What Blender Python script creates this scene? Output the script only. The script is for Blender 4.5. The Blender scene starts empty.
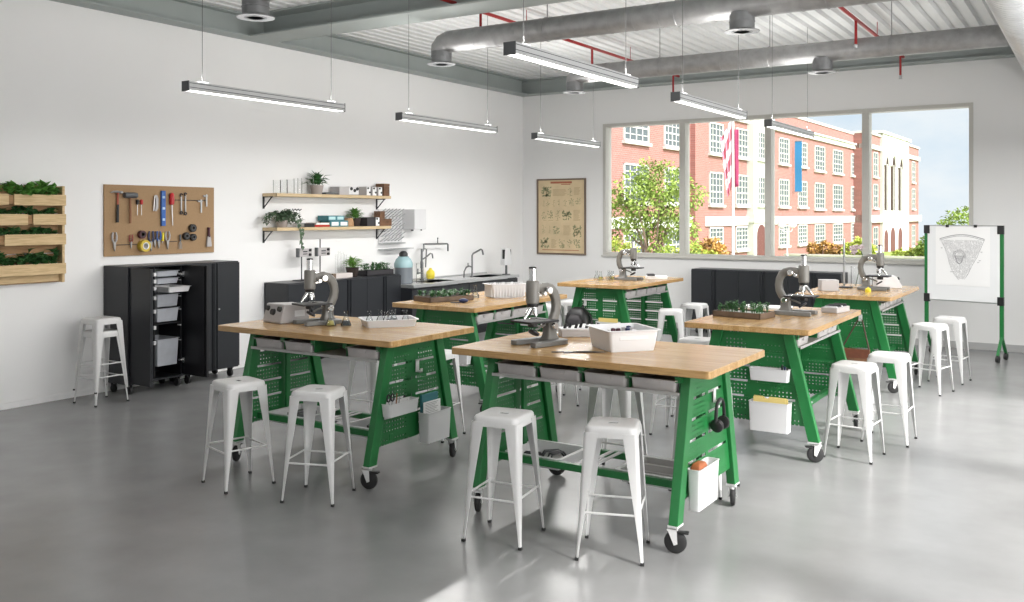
import bpy, math, random
from mathutils import Vector, Matrix
from math import sin, cos, pi, radians as R, sqrt, atan2
SC = bpy.context.scene
COL = SC.collection
random.seed(11)

# ---------------------------------------------------------------- camera, exposure, sky, sun
cd = bpy.data.cameras.new('camera'); cam = bpy.data.objects.new('camera', cd); COL.objects.link(cam)
cam.location = (9.290, -14.974, 1.955); cam.rotation_euler = (R(90), 0, R(32.489))
cd.sensor_width = 36; cd.lens = 36 * 925.0 / 1024; cd.shift_y = -(301 - 214.78) / 1024
cd.clip_end = 600
SC.camera = cam
vs = SC.view_settings
vs.view_transform = 'Standard'; vs.look = 'None'; vs.gamma = 1.0; vs.use_curve_mapping = False
vs.exposure = 0.18
SKY = .90; GLOW = 5.8; SUN = 6.6; TUBE = 3.4; TUBEW = 11.5; UPW = 20.0
w = bpy.data.worlds.new('sky'); SC.world = w; w.use_nodes = True
nt = w.node_tree; N = nt.nodes; L = nt.links
N.clear()
def nd(t, **k):
    n = N.new(t)
    for a, b in k.items(): setattr(n, a, b)
    return n
out = nd('ShaderNodeOutputWorld'); bg = nd('ShaderNodeBackground'); tc = nd('ShaderNodeTexCoord')
mp = nd('ShaderNodeMapping'); mp.inputs['Scale'].default_value = (1.4, 1.4, 3.2); mp.inputs['Location'].default_value = (.35, .1, .0)
nz = nd('ShaderNodeTexNoise'); nz.inputs['Scale'].default_value = 2.1; nz.inputs['Detail'].default_value = 6; nz.inputs['Roughness'].default_value = .55
rp = nd('ShaderNodeValToRGB'); rp.color_ramp.elements[0].position = .40; rp.color_ramp.elements[1].position = .62
rp.color_ramp.elements[0].color = (.70, .82, .94, 1); rp.color_ramp.elements[1].color = (1, 1, 1, 1)
L.new(tc.outputs['Generated'], mp.inputs['Vector']); L.new(mp.outputs['Vector'], nz.inputs['Vector']); L.new(nz.outputs['Fac'], rp.inputs['Fac'])
# brightness added on the sun's side of the sky to light the room
dt = nd('ShaderNodeVectorMath', operation='DOT_PRODUCT'); dt.inputs[1].default_value = Vector((.86, -.36, .32)).normalized()
L.new(tc.outputs['Generated'], dt.inputs[0])
mr = nd('ShaderNodeMapRange'); mr.inputs['From Min'].default_value = .50; mr.inputs['From Max'].default_value = 1.0
mr.inputs['To Min'].default_value = SKY; mr.inputs['To Max'].default_value = SKY + GLOW; mr.interpolation_type = 'SMOOTHSTEP'
L.new(dt.outputs['Value'], mr.inputs['Value'])
gm = nd('ShaderNodeMapRange'); gm.inputs['From Min'].default_value = .0; gm.inputs['From Max'].default_value = .5; L.new(dt.outputs['Value'], gm.inputs['Value'])
wx = nd('ShaderNodeMix', data_type='RGBA'); wx.inputs['B'].default_value = (1.0, .985, .965, 1); L.new(gm.outputs['Result'], wx.inputs['Factor']); L.new(rp.outputs['Color'], wx.inputs['A'])
L.new(wx.outputs['Result'], bg.inputs['Color']); L.new(mr.outputs['Result'], bg.inputs['Strength']); L.new(bg.outputs[0], out.inputs['Surface'])
sl = bpy.data.lights.new('sun', 'SUN'); so = bpy.data.objects.new('sun', sl); COL.objects.link(so)
sl.energy = SUN; sl.angle = R(9); sl.color = (1, .975, .94)
so.rotation_euler = Vector((-.8, .18, -.68)).to_track_quat('-Z', 'Y').to_euler(); so.location = (20, -20, 30)

# ---------------------------------------------------------------- materials
MATS = {}
def mat(name, col, rough=.5, metal=0., spec=.5, noise=None, bump=None, trans=0, alpha=None, emit=0, coat=0, sheen=0):
    if name in MATS: return MATS[name]
    m = bpy.data.materials.new(name); m.use_nodes = True; MATS[name] = m
    nt = m.node_tree; b = nt.nodes['Principled BSDF']
    c = (*col, 1)
    b.inputs['Base Color'].default_value = c; b.inputs['Roughness'].default_value = rough; b.inputs['Metallic'].default_value = metal
    b.inputs['Specular IOR Level'].default_value = spec
    if trans: b.inputs['Transmission Weight'].default_value = trans
    if alpha is not None: b.inputs['Alpha'].default_value = alpha
    if coat: b.inputs['Coat Weight'].default_value = coat; b.inputs['Coat Roughness'].default_value = .1
    if emit: b.inputs['Emission Color'].default_value = (1, .98, .95, 1); b.inputs['Emission Strength'].default_value = emit
    t = nt.nodes.new('ShaderNodeTexCoord')
    if noise:
        sc, amt = noise
        n = nt.nodes.new('ShaderNodeTexNoise'); n.inputs['Scale'].default_value = sc; n.inputs['Detail'].default_value = 5
        mx = nt.nodes.new('ShaderNodeMix'); mx.data_type = 'RGBA'
        mx.inputs['A'].default_value = (*[max(0, x * (1 - amt)) for x in col], 1); mx.inputs['B'].default_value = (*[min(1, x * (1 + amt)) for x in col], 1)
        rr = nt.nodes.new('ShaderNodeMapRange'); rr.inputs['From Min'].default_value = .3; rr.inputs['From Max'].default_value = .7
        nt.links.new(t.outputs['Object'], n.inputs['Vector']); nt.links.new(n.outputs['Fac'], rr.inputs['Value'])
        nt.links.new(rr.outputs['Result'], mx.inputs['Factor']); nt.links.new(mx.outputs['Result'], b.inputs['Base Color'])
    if bump:
        sc, st = bump
        n = nt.nodes.new('ShaderNodeTexNoise'); n.inputs['Scale'].default_value = sc; n.inputs['Detail'].default_value = 4
        bp = nt.nodes.new('ShaderNodeBump'); bp.inputs['Strength'].default_value = st; bp.inputs['Distance'].default_value = .01
        nt.links.new(t.outputs['Object'], n.inputs['Vector']); nt.links.new(n.outputs['Fac'], bp.inputs['Height']); nt.links.new(bp.outputs['Normal'], b.inputs['Normal'])
    return m

def wood(name, c1, c2, axis='X', plank=.045, length=.55, rough=.4, spec=.5):
    m = bpy.data.materials.new(name); m.use_nodes = True; MATS[name] = m
    nt = m.node_tree; b = nt.nodes['Principled BSDF']; t = nt.nodes.new('ShaderNodeTexCoord')
    mp = nt.nodes.new('ShaderNodeMapping')
    if axis == 'Y': mp.inputs['Rotation'].default_value = (0, 0, pi / 2)
    if axis == 'YZ': mp.inputs['Rotation'].default_value = (pi / 2, 0, pi / 2)
    br = nt.nodes.new('ShaderNodeTexBrick'); br.offset = .37; br.inputs['Scale'].default_value = 1
    br.inputs['Brick Width'].default_value = length; br.inputs['Row Height'].default_value = plank; br.inputs['Mortar Size'].default_value = .0006
    br.inputs['Color1'].default_value = (*c1, 1); br.inputs['Color2'].default_value = (*c2, 1); br.inputs['Mortar'].default_value = (*[x * .55 for x in c2], 1)
    n = nt.nodes.new('ShaderNodeTexNoise'); n.inputs['Scale'].default_value = 7; n.inputs['Detail'].default_value = 6
    mp2 = nt.nodes.new('ShaderNodeMapping'); mp2.inputs['Scale'].default_value = (1, 14, 14)
    mx = nt.nodes.new('ShaderNodeMix'); mx.data_type = 'RGBA'; mx.blend_type = 'MULTIPLY'; mx.inputs['Factor'].default_value = .55
    cr = nt.nodes.new('ShaderNodeValToRGB'); cr.color_ramp.elements[0].color = (.62, .55, .47, 1); cr.color_ramp.elements[1].color = (1, 1, 1, 1)
    cr.color_ramp.elements[0].position = .32; cr.color_ramp.elements[1].position = .58
    lk = nt.links
    lk.new(t.outputs['Object'], mp.inputs['Vector']); lk.new(mp.outputs['Vector'], br.inputs['Vector'])
    lk.new(mp.outputs['Vector'], mp2.inputs['Vector']); lk.new(mp2.outputs['Vector'], n.inputs['Vector']); lk.new(n.outputs['Fac'], cr.inputs['Fac'])
    lk.new(br.outputs['Color'], mx.inputs['A']); lk.new(cr.outputs['Color'], mx.inputs['B']); lk.new(mx.outputs['Result'], b.inputs['Base Color'])
    b.inputs['Roughness'].default_value = rough; b.inputs['Specular IOR Level'].default_value = spec
    return m

def brickmat(name, c1, c2, mortar):
    m = bpy.data.materials.new(name); m.use_nodes = True; MATS[name] = m
    nt = m.node_tree; b = nt.nodes['Principled BSDF']; t = nt.nodes.new('ShaderNodeTexCoord'); lk = nt.links
    mp = nt.nodes.new('ShaderNodeMapping'); mp.inputs['Rotation'].default_value = (pi / 2, 0, pi / 2)
    sx = nt.nodes.new('ShaderNodeSeparateXYZ'); cb = nt.nodes.new('ShaderNodeCombineXYZ')
    lk.new(t.outputs['Object'], sx.inputs[0]); lk.new(sx.outputs['Y'], cb.inputs['X']); lk.new(sx.outputs['Z'], cb.inputs['Y'])
    br = nt.nodes.new('ShaderNodeTexBrick'); br.inputs['Scale'].default_value = 1; br.inputs['Brick Width'].default_value = .44
    br.inputs['Row Height'].default_value = .15; br.inputs['Mortar Size'].default_value = .012
    br.inputs['Color1'].default_value = (*c1, 1); br.inputs['Color2'].default_value = (*c2, 1); br.inputs['Mortar'].default_value = (*mortar, 1)
    lk.new(cb.outputs[0], br.inputs['Vector']); lk.new(br.outputs['Color'], b.inputs['Base Color'])
    b.inputs['Roughness'].default_value = .9
    return m

def glassmat(name, tint=(1, 1, 1), k=.12):
    m = bpy.data.materials.new(name); m.use_nodes = True; MATS[name] = m
    nt = m.node_tree; nt.nodes.clear(); o = nt.nodes.new('ShaderNodeOutputMaterial'); mx = nt.nodes.new('ShaderNodeMixShader')
    tr = nt.nodes.new('ShaderNodeBsdfTransparent'); gl = nt.nodes.new('ShaderNodeBsdfGlossy'); gl.inputs['Roughness'].default_value = .03
    tr.inputs['Color'].default_value = (*tint, 1)
    lw = nt.nodes.new('ShaderNodeLayerWeight'); lw.inputs['Blend'].default_value = k
    nt.links.new(lw.outputs['Fresnel'], mx.inputs['Fac']); nt.links.new(tr.outputs[0], mx.inputs[1]); nt.links.new(gl.outputs[0], mx.inputs[2]); nt.links.new(mx.outputs[0], o.inputs['Surface'])
    return m

def perfmat(name, col):
    """green painted steel with a real grid of punched holes (local Y/Z plane)"""
    m = bpy.data.materials.new(name); m.use_nodes = True; MATS[name] = m
    nt = m.node_tree; b = nt.nodes['Principled BSDF']; lk = nt.links
    b.inputs['Base Color'].default_value = (*col, 1); b.inputs['Roughness'].default_value = .38
    t = nt.nodes.new('ShaderNodeTexCoord'); sp = nt.nodes.new('ShaderNodeSeparateXYZ'); lk.new(t.outputs['Object'], sp.inputs[0])
    def M(op, a, bb=None):
        n = nt.nodes.new('ShaderNodeMath'); n.operation = op
        for i, v in enumerate((a, bb)):
            if v is None: continue
            if isinstance(v, (int, float)): n.inputs[i].default_value = v
            else: lk.new(v, n.inputs[i])
        return n.outputs[0]
    P = .031
    def cell(s): return M('SUBTRACT', M('FRACT', M('ADD', M('DIVIDE', s, P), 100.5)), .5)
    y, z = cell(sp.outputs['Y']), cell(sp.outputs['Z'])
    d = M('SQRT', M('ADD', M('MULTIPLY', y, y), M('MULTIPLY', z, z)))
    ay = M('ABSOLUTE', sp.outputs['Y'])
    # each strip between two slots is punched, with a plain border
    fz = M('FRACT', M('DIVIDE', M('SUBTRACT', sp.outputs['Z'], .345), .125))
    inz = M('MULTIPLY', M('GREATER_THAN', fz, .14), M('LESS_THAN', fz, .88))
    iny = M('MULTIPLY', M('GREATER_THAN', ay, .045), M('LESS_THAN', ay, M('SUBTRACT', .45, M('MULTIPLY', sp.outputs['Z'], .245))))
    hole = M('MULTIPLY', M('MULTIPLY', M('LESS_THAN', d, .20), inz), iny)
    lk.new(M('SUBTRACT', 1.0, hole), b.inputs['Alpha'])
    return m

WHITE_WALL = mat('white_wall_paint', (.85, .85, .85), .85, spec=.2, noise=(.8, .015))
BACK_WALL = mat('grey_white_wall_paint', (.79, .79, .785), .85, spec=.2, noise=(.8, .015))
FLOOR = mat('polished_concrete', (.215, .217, .218), .27, spec=.5, noise=(2.2, .10), bump=(30, .015))
GREEN = mat('green_powder_coat', (.013, .160, .040), .35)
PERF = perfmat('green_punched_steel', (.013, .160, .040))
WHITE_METAL = mat('white_powder_coat', (.64, .64, .64), .35)
WHITE_PLASTIC = mat('white_plastic', (.68, .68, .69), .42)
GREY_TRAY = mat('grey_translucent_plastic', (.50, .48, .475), .42, noise=(9, .05))
LIGHT_TRAY = mat('light_grey_plastic', (.70, .70, .71), .4, noise=(9, .05))
BLUE_TRAY = mat('clear_blue_grey_plastic', (.47, .49, .53), .35, noise=(12, .06))
BLACK = mat('black_plastic', (.012, .012, .013), .45)
RUBBER = mat('black_rubber', (.02, .02, .021), .7)
CAB = mat('charcoal_cabinet_steel', (.017, .019, .023), .38)
CAB_IN = mat('cabinet_interior_black', (.008, .008, .010), .5)
CHROME = mat('chrome', (.82, .82, .82), .12, 1)
STEEL = mat('brushed_steel', (.55, .56, .57), .32, 1, noise=(20, .05))
GALV = mat('galvanised_steel', (.31, .31, .31), .45, .55, noise=(9, .14))
SPIRAL = mat('light_galvanised_steel', (.62, .63, .64), .35, .6, noise=(5, .1))
BEAM = mat('grey_green_beam_paint', (.34, .375, .365), .6, noise=(2, .05))
DECK = mat('white_roof_deck', (.72, .73, .73), .5, noise=(2, .03))
REDPIPE = mat('red_pipe_paint', (.32, .012, .014), .4)
LAMP_ALU = mat('lamp_aluminium', (.56, .57, .58), .4, .3)
LAMP_DARK = mat('lamp_end_cap_grey', (.10, .105, .11), .5)
TUBE_MAT = mat('lit_diffuser', (1, 1, 1), .5, emit=TUBE)
OAK = wood('oak_butcher_block', (.55, .36, .165), (.44, .265, .108), 'X', rough=.22, spec=.45)
SHELF_WOOD = wood('shelf_oak', (.62, .48, .29), (.56, .42, .24), 'Y', .25, 3, rough=.5)
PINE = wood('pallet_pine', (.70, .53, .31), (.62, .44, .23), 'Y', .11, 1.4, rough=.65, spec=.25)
DARK_PINE = wood('pallet_dark_pine', (.42, .26, .14), (.36, .22, .11), 'Y', .11, 1.2, rough=.7, spec=.2)  # darker pine for back boards, blocks and row shelves
CORK = mat('brown_hardboard', (.36, .235, .13), .75, spec=.25, noise=(60, .06))
SCOPE = mat('warm_grey_enamel', (.175, .168, .152), .38, noise=(15, .04))
SCOPE_BASE = mat('grey_microscope_base', (.17, .17, .163), .45)
GREYBOX = mat('light_grey_enamel', (.45, .43, .43), .45)
SOIL = mat('dark_soil', (.035, .022, .014), .95, noise=(60, .4))
LEAF1 = mat('fresh_green_leaf', (.10, .27, .045), .55, noise=(25, .4))
LEAF2 = mat('deep_green_leaf', (.035, .125, .032), .5, noise=(25, .45))
LEAF3 = mat('grey_green_leaf', (.07, .12, .065), .6, noise=(25, .4))
TREE_LEAF = mat('tree_leaf_green', (.20, .28, .05), .7, noise=(1.2, .5))  # base colour of the tree foliage
BUSH_LEAF = mat('yellow_green_leaf', (.36, .42, .07), .7, noise=(1.5, .35))
RUST_LEAF = mat('rust_and_yellow_leaf', (.36, .20, .05), .7, noise=(1.3, .6))
BARK = mat('grey_brown_bark', (.17, .12, .085), .9, noise=(6, .3))
LABGLASS = glassmat('lab_glass', (.96, .97, .97), .16)
GLASS = glassmat('clear_glass', (.99, .993, .993), .07)
PANE = glassmat('window_glass', (.98, .99, .985), .06)
TEALGLASS = mat('pale_teal_glass', (.30, .46, .49), .2, spec=.6)
GREYLIQ = mat('grey_jar_filling', (.16, .18, .20), .35)
FRAME_PAINT = mat('beige_grey_window_frame', (.52, .51, .475), .5)
TRIM_PAINT = mat('grey_floor_trim', (.42, .42, .42), .6)
TERRA = mat('rust_leather', (.36, .11, .04), .6, noise=(20, .2))
YELLOW = mat('manila_yellow_card', (.75, .60, .22), .7)
PAPER = mat('white_paper', (.84, .84, .84), .75)
OLDPAPER = mat('aged_buff_paper', (.64, .51, .32), .8, noise=(4, .08))
INK = mat('grey_pencil_ink', (.28, .28, .29), .9)
BROWN_INK = mat('brown_print_ink', (.44, .33, .19), .9)
RED_INK = mat('faded_red_print_ink', (.42, .14, .08), .9)
DARKWOOD = mat('dark_walnut', (.15, .07, .032), .55, noise=(14, .3))
BROWNWOOD = mat('brown_wood_tray', (.13, .085, .055), .6, noise=(12, .25))
LIGHTWOOD = mat('light_turned_wood', (.40, .23, .11), .55, noise=(10, .2))
CERAMIC = mat('warm_grey_ceramic', (.36, .32, .30), .6)
DARKPOT = mat('dark_brown_pot', (.035, .024, .02), .6)
CHARCOALPOT = mat('charcoal_pot', (.035, .032, .036), .6)
TEAL = mat('teal_book_cloth', (.045, .19, .22), .6)
BLUE = mat('blue_tool_paint', (.03, .12, .42), .4)
NAVY = mat('navy_grip', (.015, .025, .09), .45)
RED = mat('red_tool_handle', (.5, .02, .025), .35)
MAROON = mat('maroon_tape', (.07, .018, .03), .5)
YEL = mat('bright_yellow', (.80, .66, .05), .4)
GREENISH = mat('pale_green_contents', (.40, .48, .38), .6)
IRON = mat('dark_iron', (.05, .05, .055), .45, .6)
TOOLSTEEL = mat('tool_steel', (.45, .45, .46), .3, .9)
WOODHANDLE = mat('hammer_handle_wood', (.25, .11, .05), .5)
BRICK = brickmat('red_brick', (.26, .106, .093), (.21, .083, .073), (.29, .195, .178))  # base tones of brick and mortar
STONE = mat('white_cast_stone', (.48, .465, .445), .8, noise=(.4, .04))
DARKDOOR = mat('dark_red_door', (.10, .03, .03), .6)
SCHOOLPANE = mat('school_window_pane', (.075, .09, .10), .7, spec=.15)
DARKPANE = mat('dark_arched_pane', (.045, .03, .025), .7, spec=.15)
ASPHALT = mat('pale_asphalt', (.42, .41, .39), .9, noise=(.5, .1))
LAWN = mat('lawn_grass', (.22, .33, .06), .95, noise=(.6, .3))

# ---------------------------------------------------------------- mesh helper
class MB:
    def __init__(self): self.v = []; self.f = []
    def add(self, vs, fs):
        o = len(self.v); self.v += [tuple(p) for p in vs]; self.f += [tuple(i + o for i in f) for f in fs]; return self
    def box(self, x0, x1, y0, y1, z0, z1, M=None):
        p = [Vector((x, y, z)) for z in (z0, z1) for y in (y0, y1) for x in (x0, x1)]
        if M is not None: p = [M @ q for q in p]
        return self.add(p, [(0, 2, 3, 1), (4, 5, 7, 6), (0, 1, 5, 4), (2, 6, 7, 3), (0, 4, 6, 2), (1, 3, 7, 5)])
    def cbox(self, c, s, M=None):
        return self.box(c[0] - s[0] / 2, c[0] + s[0] / 2, c[1] - s[1] / 2, c[1] + s[1] / 2, c[2] - s[2] / 2, c[2] + s[2] / 2, M)
    def prism(self, pts, axis, a0, a1):
        n = len(pts)
        def mk(p, a):
            if axis == 'z': return (p[0], p[1], a)
            if axis == 'y': return (p[0], a, p[1])
            return (a, p[0], p[1])
        vs = [mk(p, a0) for p in pts] + [mk(p, a1) for p in pts]
        return self.add(vs, [tuple(range(n))[::-1], tuple(range(n, 2 * n))] + [(i, (i + 1) % n, n + (i + 1) % n, n + i) for i in range(n)])
    def tube(self, pts, r, n=8, closed=False):
        pts = [Vector(p) for p in pts]; k = len(pts); rr = r if isinstance(r, (list, tuple)) else [r] * k
        rings = []; ref = None
        for i in range(k):
            if closed: t = pts[(i + 1) % k] - pts[i - 1]
            else: t = pts[min(i + 1, k - 1)] - pts[max(i - 1, 0)]
            t.normalize()
            if ref is None:
                ref = t.orthogonal().normalized()
            else:
                ref = (ref - t * ref.dot(t)); ref = ref.normalized() if ref.length > 1e-6 else t.orthogonal().normalized()
            b = t.cross(ref)
            rings.append([pts[i] + rr[i] * (ref * cos(2 * pi * j / n) + b * sin(2 * pi * j / n)) for j in range(n)])
        vs = [p for g in rings for p in g]; fs = []
        for i in range(k if closed else k - 1):
            a, b2 = i * n, ((i + 1) % k) * n
            fs += [(a + j, a + (j + 1) % n, b2 + (j + 1) % n, b2 + j) for j in range(n)]
        if not closed: fs += [tuple(range(n))[::-1], tuple((k - 1) * n + j for j in range(n))]
        return self.add(vs, fs)
    def cyl(self, p0, p1, r0, r1=None, n=20):
        return self.tube([p0, p1], [r0, r0 if r1 is None else r1], n)
    def lathe(self, prof, c=(0, 0, 0), n=24, M=None):
        vs = []; fs = []; k = len(prof)
        for r, z in prof:
            for j in range(n):
                p = Vector((r * cos(2 * pi * j / n), r * sin(2 * pi * j / n), z))
                vs.append((M @ p if M is not None else p) + Vector(c))
        for i in range(k - 1):
            fs += [(i * n + j, i * n + (j + 1) % n, (i + 1) * n + (j + 1) % n, (i + 1) * n + j) for j in range(n)]
        fs += [tuple(range(n))[::-1], tuple((k - 1) * n + j for j in range(n))]
        return self.add(vs, fs)
    def ball(self, c, r, n=14, m=9):
        r = r if isinstance(r, (list, tuple)) else (r, r, r); c = Vector(c)
        vs = [c + Vector((0, 0, -r[2]))]; fs = []
        for i in range(1, m):
            a = -pi / 2 + pi * i / m
            vs += [c + Vector((r[0] * cos(a) * cos(2 * pi * j / n), r[1] * cos(a) * sin(2 * pi * j / n), r[2] * sin(a))) for j in range(n)]
        vs.append(c + Vector((0, 0, r[2])))
        for j in range(n):
            fs.append((0, 1 + (j + 1) % n, 1 + j))
            for i in range(m - 2):
                a = 1 + i * n; fs.append((a + j, a + (j + 1) % n, a + n + (j + 1) % n, a + n + j))
            a = 1 + (m - 2) * n; fs.append((a + j, a + (j + 1) % n, len(vs) - 1))
        return self.add(vs, fs)
    def shell(self, rings):
        """stack of equal-length loops, closed at both ends (n-gons)"""
        n = len(rings[0]); vs = [p for g in rings for p in g]; fs = []
        for i in range(len(rings) - 1):
            fs += [(i * n + j, i * n + (j + 1) % n, (i + 1) * n + (j + 1) % n, (i + 1) * n + j) for j in range(n)]
        fs += [tuple(range(n))[::-1], tuple((len(rings) - 1) * n + j for j in range(n))]
        return self.add(vs, fs)
    def leaf(self, p, d, ln, wd, up=None, droop=.25):
        p = Vector(p); d = Vector(d).normalized(); up = Vector(up) if up else Vector((0, 0, 1))
        s = d.cross(up)
        s = s.normalized() if s.length > 1e-4 else d.orthogonal().normalized()
        nn = s.cross(d)
        a = p + d * ln * .45 + nn * ln * .05; t = p + d * ln - nn * ln * droop
        l = a + s * wd / 2 + nn * wd * .15; r = a - s * wd / 2 + nn * wd * .15
        return self.add([p, l, a, r, t], [(0, 2, 1), (0, 3, 2), (1, 2, 4), (2, 3, 4)])
    def mesh(self, name, m, smooth=True, angle=35, recalc=True):
        me = bpy.data.meshes.new(name); me.from_pydata(self.v, [], self.f)
        if recalc:
            import bmesh
            bm = bmesh.new(); bm.from_mesh(me); bmesh.ops.recalc_face_normals(bm, faces=bm.faces); bm.to_mesh(me); bm.free()
        me.materials.append(m)
        if smooth:
            me.polygons.foreach_set('use_smooth', [True] * len(me.polygons)); me.set_sharp_from_angle(angle=R(angle))
        me.update(); return me
    def obj(self, name, m, parent=None, smooth=True, angle=35, bevel=0, loc=None, rotz=0, recalc=True):
        o = bpy.data.objects.new(name, self.mesh(name, m, smooth, angle, recalc)); COL.objects.link(o)
        if parent: o.parent = parent
        if loc: o.location = loc
        if rotz: o.rotation_euler = (0, 0, rotz)
        if bevel:
            bv = o.modifiers.new('edge', 'BEVEL'); bv.width = bevel; bv.segments = 2; bv.limit_method = 'ANGLE'; bv.angle_limit = R(40)
        return o
def tag(o, label, cat, group=None, kind=None):
    o['label'] = label; o['category'] = cat
    if group: o['group'] = group
    if kind: o['kind'] = kind
    return o
def thing(name, label, cat, loc=(0, 0, 0), rotz=0, group=None):
    o = bpy.data.objects.new(name, None); COL.objects.link(o); o.empty_display_size = .1
    o.location = loc; o.rotation_euler = (0, 0, rotz); return tag(o, label, cat, group)
def struct(o): o['kind'] = 'structure'; return o
KIDS = {}
def kids(o): return [c for c in bpy.data.objects if c.parent == o]
def dup(root, loc, rotz, label, group=None):
    if root not in KIDS: KIDS[root] = [(c, kids(c)) for c in kids(root)]
    r = root.copy(); COL.objects.link(r); r.location = loc; r.rotation_euler = (0, 0, rotz); r['label'] = label
    if group: r['group'] = group
    for ch, gs in KIDS[root]:
        c = ch.copy(); COL.objects.link(c); c.parent = r
        for g in gs:
            d = g.copy(); COL.objects.link(d); d.parent = c
    return r
def rrect(hx, hy, r, k=5, cx=0, cy=0):
    pts = []
    for sx, sy, a0 in ((1, 1, 0), (-1, 1, 90), (-1, -1, 180), (1, -1, 270)):
        for i in range(k + 1):
            a = R(a0 + 90 * i / k); pts.append((cx + sx * (hx - r) + r * cos(a), cy + sy * (hy - r) + r * sin(a)))
    return pts
def tub(mb, rects, t=.004, rim=.012):
    """open tub: rects = [(hx,hy,r,z)...] bottom to top outside, then back down inside, wall thickness t, flat rim"""
    rings = [[(x, y, z) for x, y in rrect(hx, hy, r)] for hx, hy, r, z in rects]
    hx, hy, r, z = rects[-1]
    rings.append([(x, y, z) for x, y in rrect(hx + rim, hy + rim, r + rim * .6)])
    rings.append([(x, y, z + .004) for x, y in rrect(hx + rim, hy + rim, r + rim * .6)])
    inn = [[(x, y, max(zz, rects[0][3] + t)) for x, y in rrect(a - t, b - t, max(c - t * .5, .002))] for a, b, c, zz in rects[::-1]]
    inn[0] = [(x, y, z + .004) for x, y, _ in inn[0]]
    return mb.shell(rings + inn)

# ---------------------------------------------------------------- room shell
XR, YF, ZC = 11.2, -19.0, 4.48
def wallbox(name, b, m): mb = MB(); mb.box(*b); return struct(mb.obj(name, m, smooth=False))
wallbox('floor', (-.3, XR + .3, YF, .3, -.25, 0), FLOOR)
wallbox('wall_left', (-.3, 0, YF - .3, .3, 0, 4.75), WHITE_WALL)
WX0, WX1, WZ0, WZ1 = 1.71, 7.72, 1.235, 3.59
mb = MB()
for b in ((0, WX0, 0, .3, 0, 4.75), (WX1, XR, 0, .3, 0, 4.75), (WX0, WX1, 0, .3, 0, WZ0), (WX0, WX1, 0, .3, WZ1, 4.75)): mb.box(*b)
struct(mb.obj('wall_back', BACK_WALL, smooth=False))
wallbox('wall_front', (0, XR, YF - .3, YF, 0, 4.75), WHITE_WALL)
mb = MB()                                        # unseen right-hand wall: tall windows, solid ends shaped to limit the sun
mb.box(XR, XR + .3, YF, .3, 0, .55); mb.box(XR, XR + .3, YF, .3, 4.0, 4.75); mb.box(XR, XR + .3, -4.4, .3, .55, 4.0); mb.box(XR, XR + .3, YF, -12.8, .55, 4.0)
for y in (-10.8, -7.6): mb.box(XR, XR + .3, y - .12, y + .12, .55, 4.0)
struct(mb.obj('wall_right', WHITE_WALL, smooth=False))
# profiled metal roof deck, ridges run front to back
mb = MB(); prof = []; x = -.1; p = .18
while x < XR + .2:
    prof += [(x, ZC), (x + .105, ZC), (x + .125, ZC + .055), (x + .16, ZC + .055)]; x += p
n = len(prof); vs = []; 
for y in (YF - .2, .2): vs += [(a, y, b) for a, b in prof]
for y in (YF - .2, .2): vs += [(a, y, b + .02) for a, b in prof]
fs = []
for i in range(n - 1): fs += [(i, i + 1, n + i + 1, n + i), (2 * n + i, 3 * n + i, 3 * n + i + 1, 2 * n + i + 1)]
fs += [(0, n, 3 * n, 2 * n), (n - 1, 3 * n - 1, 4 * n - 1, 2 * n - 1)]
mb.add(vs, fs); struct(mb.obj('ceiling', DECK, smooth=False, recalc=False))
wallbox('ceiling_slab', (-.3, XR + .3, YF - .3, .3, 4.75, 4.9), DECK)
def ibeam(name, p0, p1, z0, z1, fw, m=BEAM):
    """I-section along X or Y: flanges fw wide"""
    mb = MB(); (xa, ya), (xb, yb) = p0, p1
    if abs(xb - xa) > abs(yb - ya):
        y = ya; mb.box(xa, xb, y - fw / 2, y + fw / 2, z0, z0 + .02); mb.box(xa, xb, y - fw / 2, y + fw / 2, z1 - .02, z1); mb.box(xa, xb, y - .008, y + .008, z0 + .02, z1 - .02)
    else:
        x = xa; mb.box(x - fw / 2, x + fw / 2, ya, yb, z0, z0 + .02); mb.box(x - fw / 2, x + fw / 2, ya, yb, z1 - .02, z1); mb.box(x - .008, x + .008, ya, yb, z0 + .02, z1 - .02)
    return struct(mb.obj(name, m, smooth=False))
ibeam('ceiling_beam_left', (.125, YF), (.125, -.25), 4.2, ZC, .25)
ibeam('ceiling_beam_back', (0, -.125), (XR, -.125), 4.2, ZC, .25)
ibeam('ceiling_beam_middle', (.25, -6.69), (XR, -6.69), 4.2, ZC, .48)
ibeam('ceiling_beam_front', (.25, -13.2), (XR, -13.2), 4.2, ZC, .48)
mb = MB(); mb.box(.0, WX1 + 5, -.012, 0, 0, .10); struct(mb.obj('baseboard_back', TRIM_PAINT, smooth=False))
mb = MB(); mb.box(0, .012, YF, 0, 0, .06); struct(mb.obj('baseboard_left', WHITE_WALL, smooth=False))
# one long window in four lights
wf = MB(); d0, d1 = -.02, .22
e = .055
for b in ((WX0, WX0 + e, d0, d1, WZ0, WZ1), (WX1 - e, WX1, d0, d1, WZ0, WZ1), (WX0 + e, WX1 - e, d0, d1, WZ1 - e, WZ1), (WX0 + e, WX1 - e, d0, d1, WZ0, WZ0 + .045)): wf.box(*b)
win = struct(wf.obj('window_1', FRAME_PAINT, smooth=False))
mx = [3.223, 4.706, 6.223]
for x in mx:
    m_ = MB(); m_.box(x - .052, x + .052, d0 + .01, d1 - .01, WZ0 + .045, WZ1 - e); m_.obj('mullion', FRAME_PAINT, win, smooth=False, bevel=.004)
ed = [WX0 + e] + [q for x in mx for q in (x - .052, x + .052)] + [WX1 - e]
for i in range(4):
    m_ = MB(); m_.box(ed[2 * i], ed[2 * i + 1], .10, .108, WZ0 + .045, WZ1 - e); m_.obj('pane', PANE, win, smooth=False)
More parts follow.
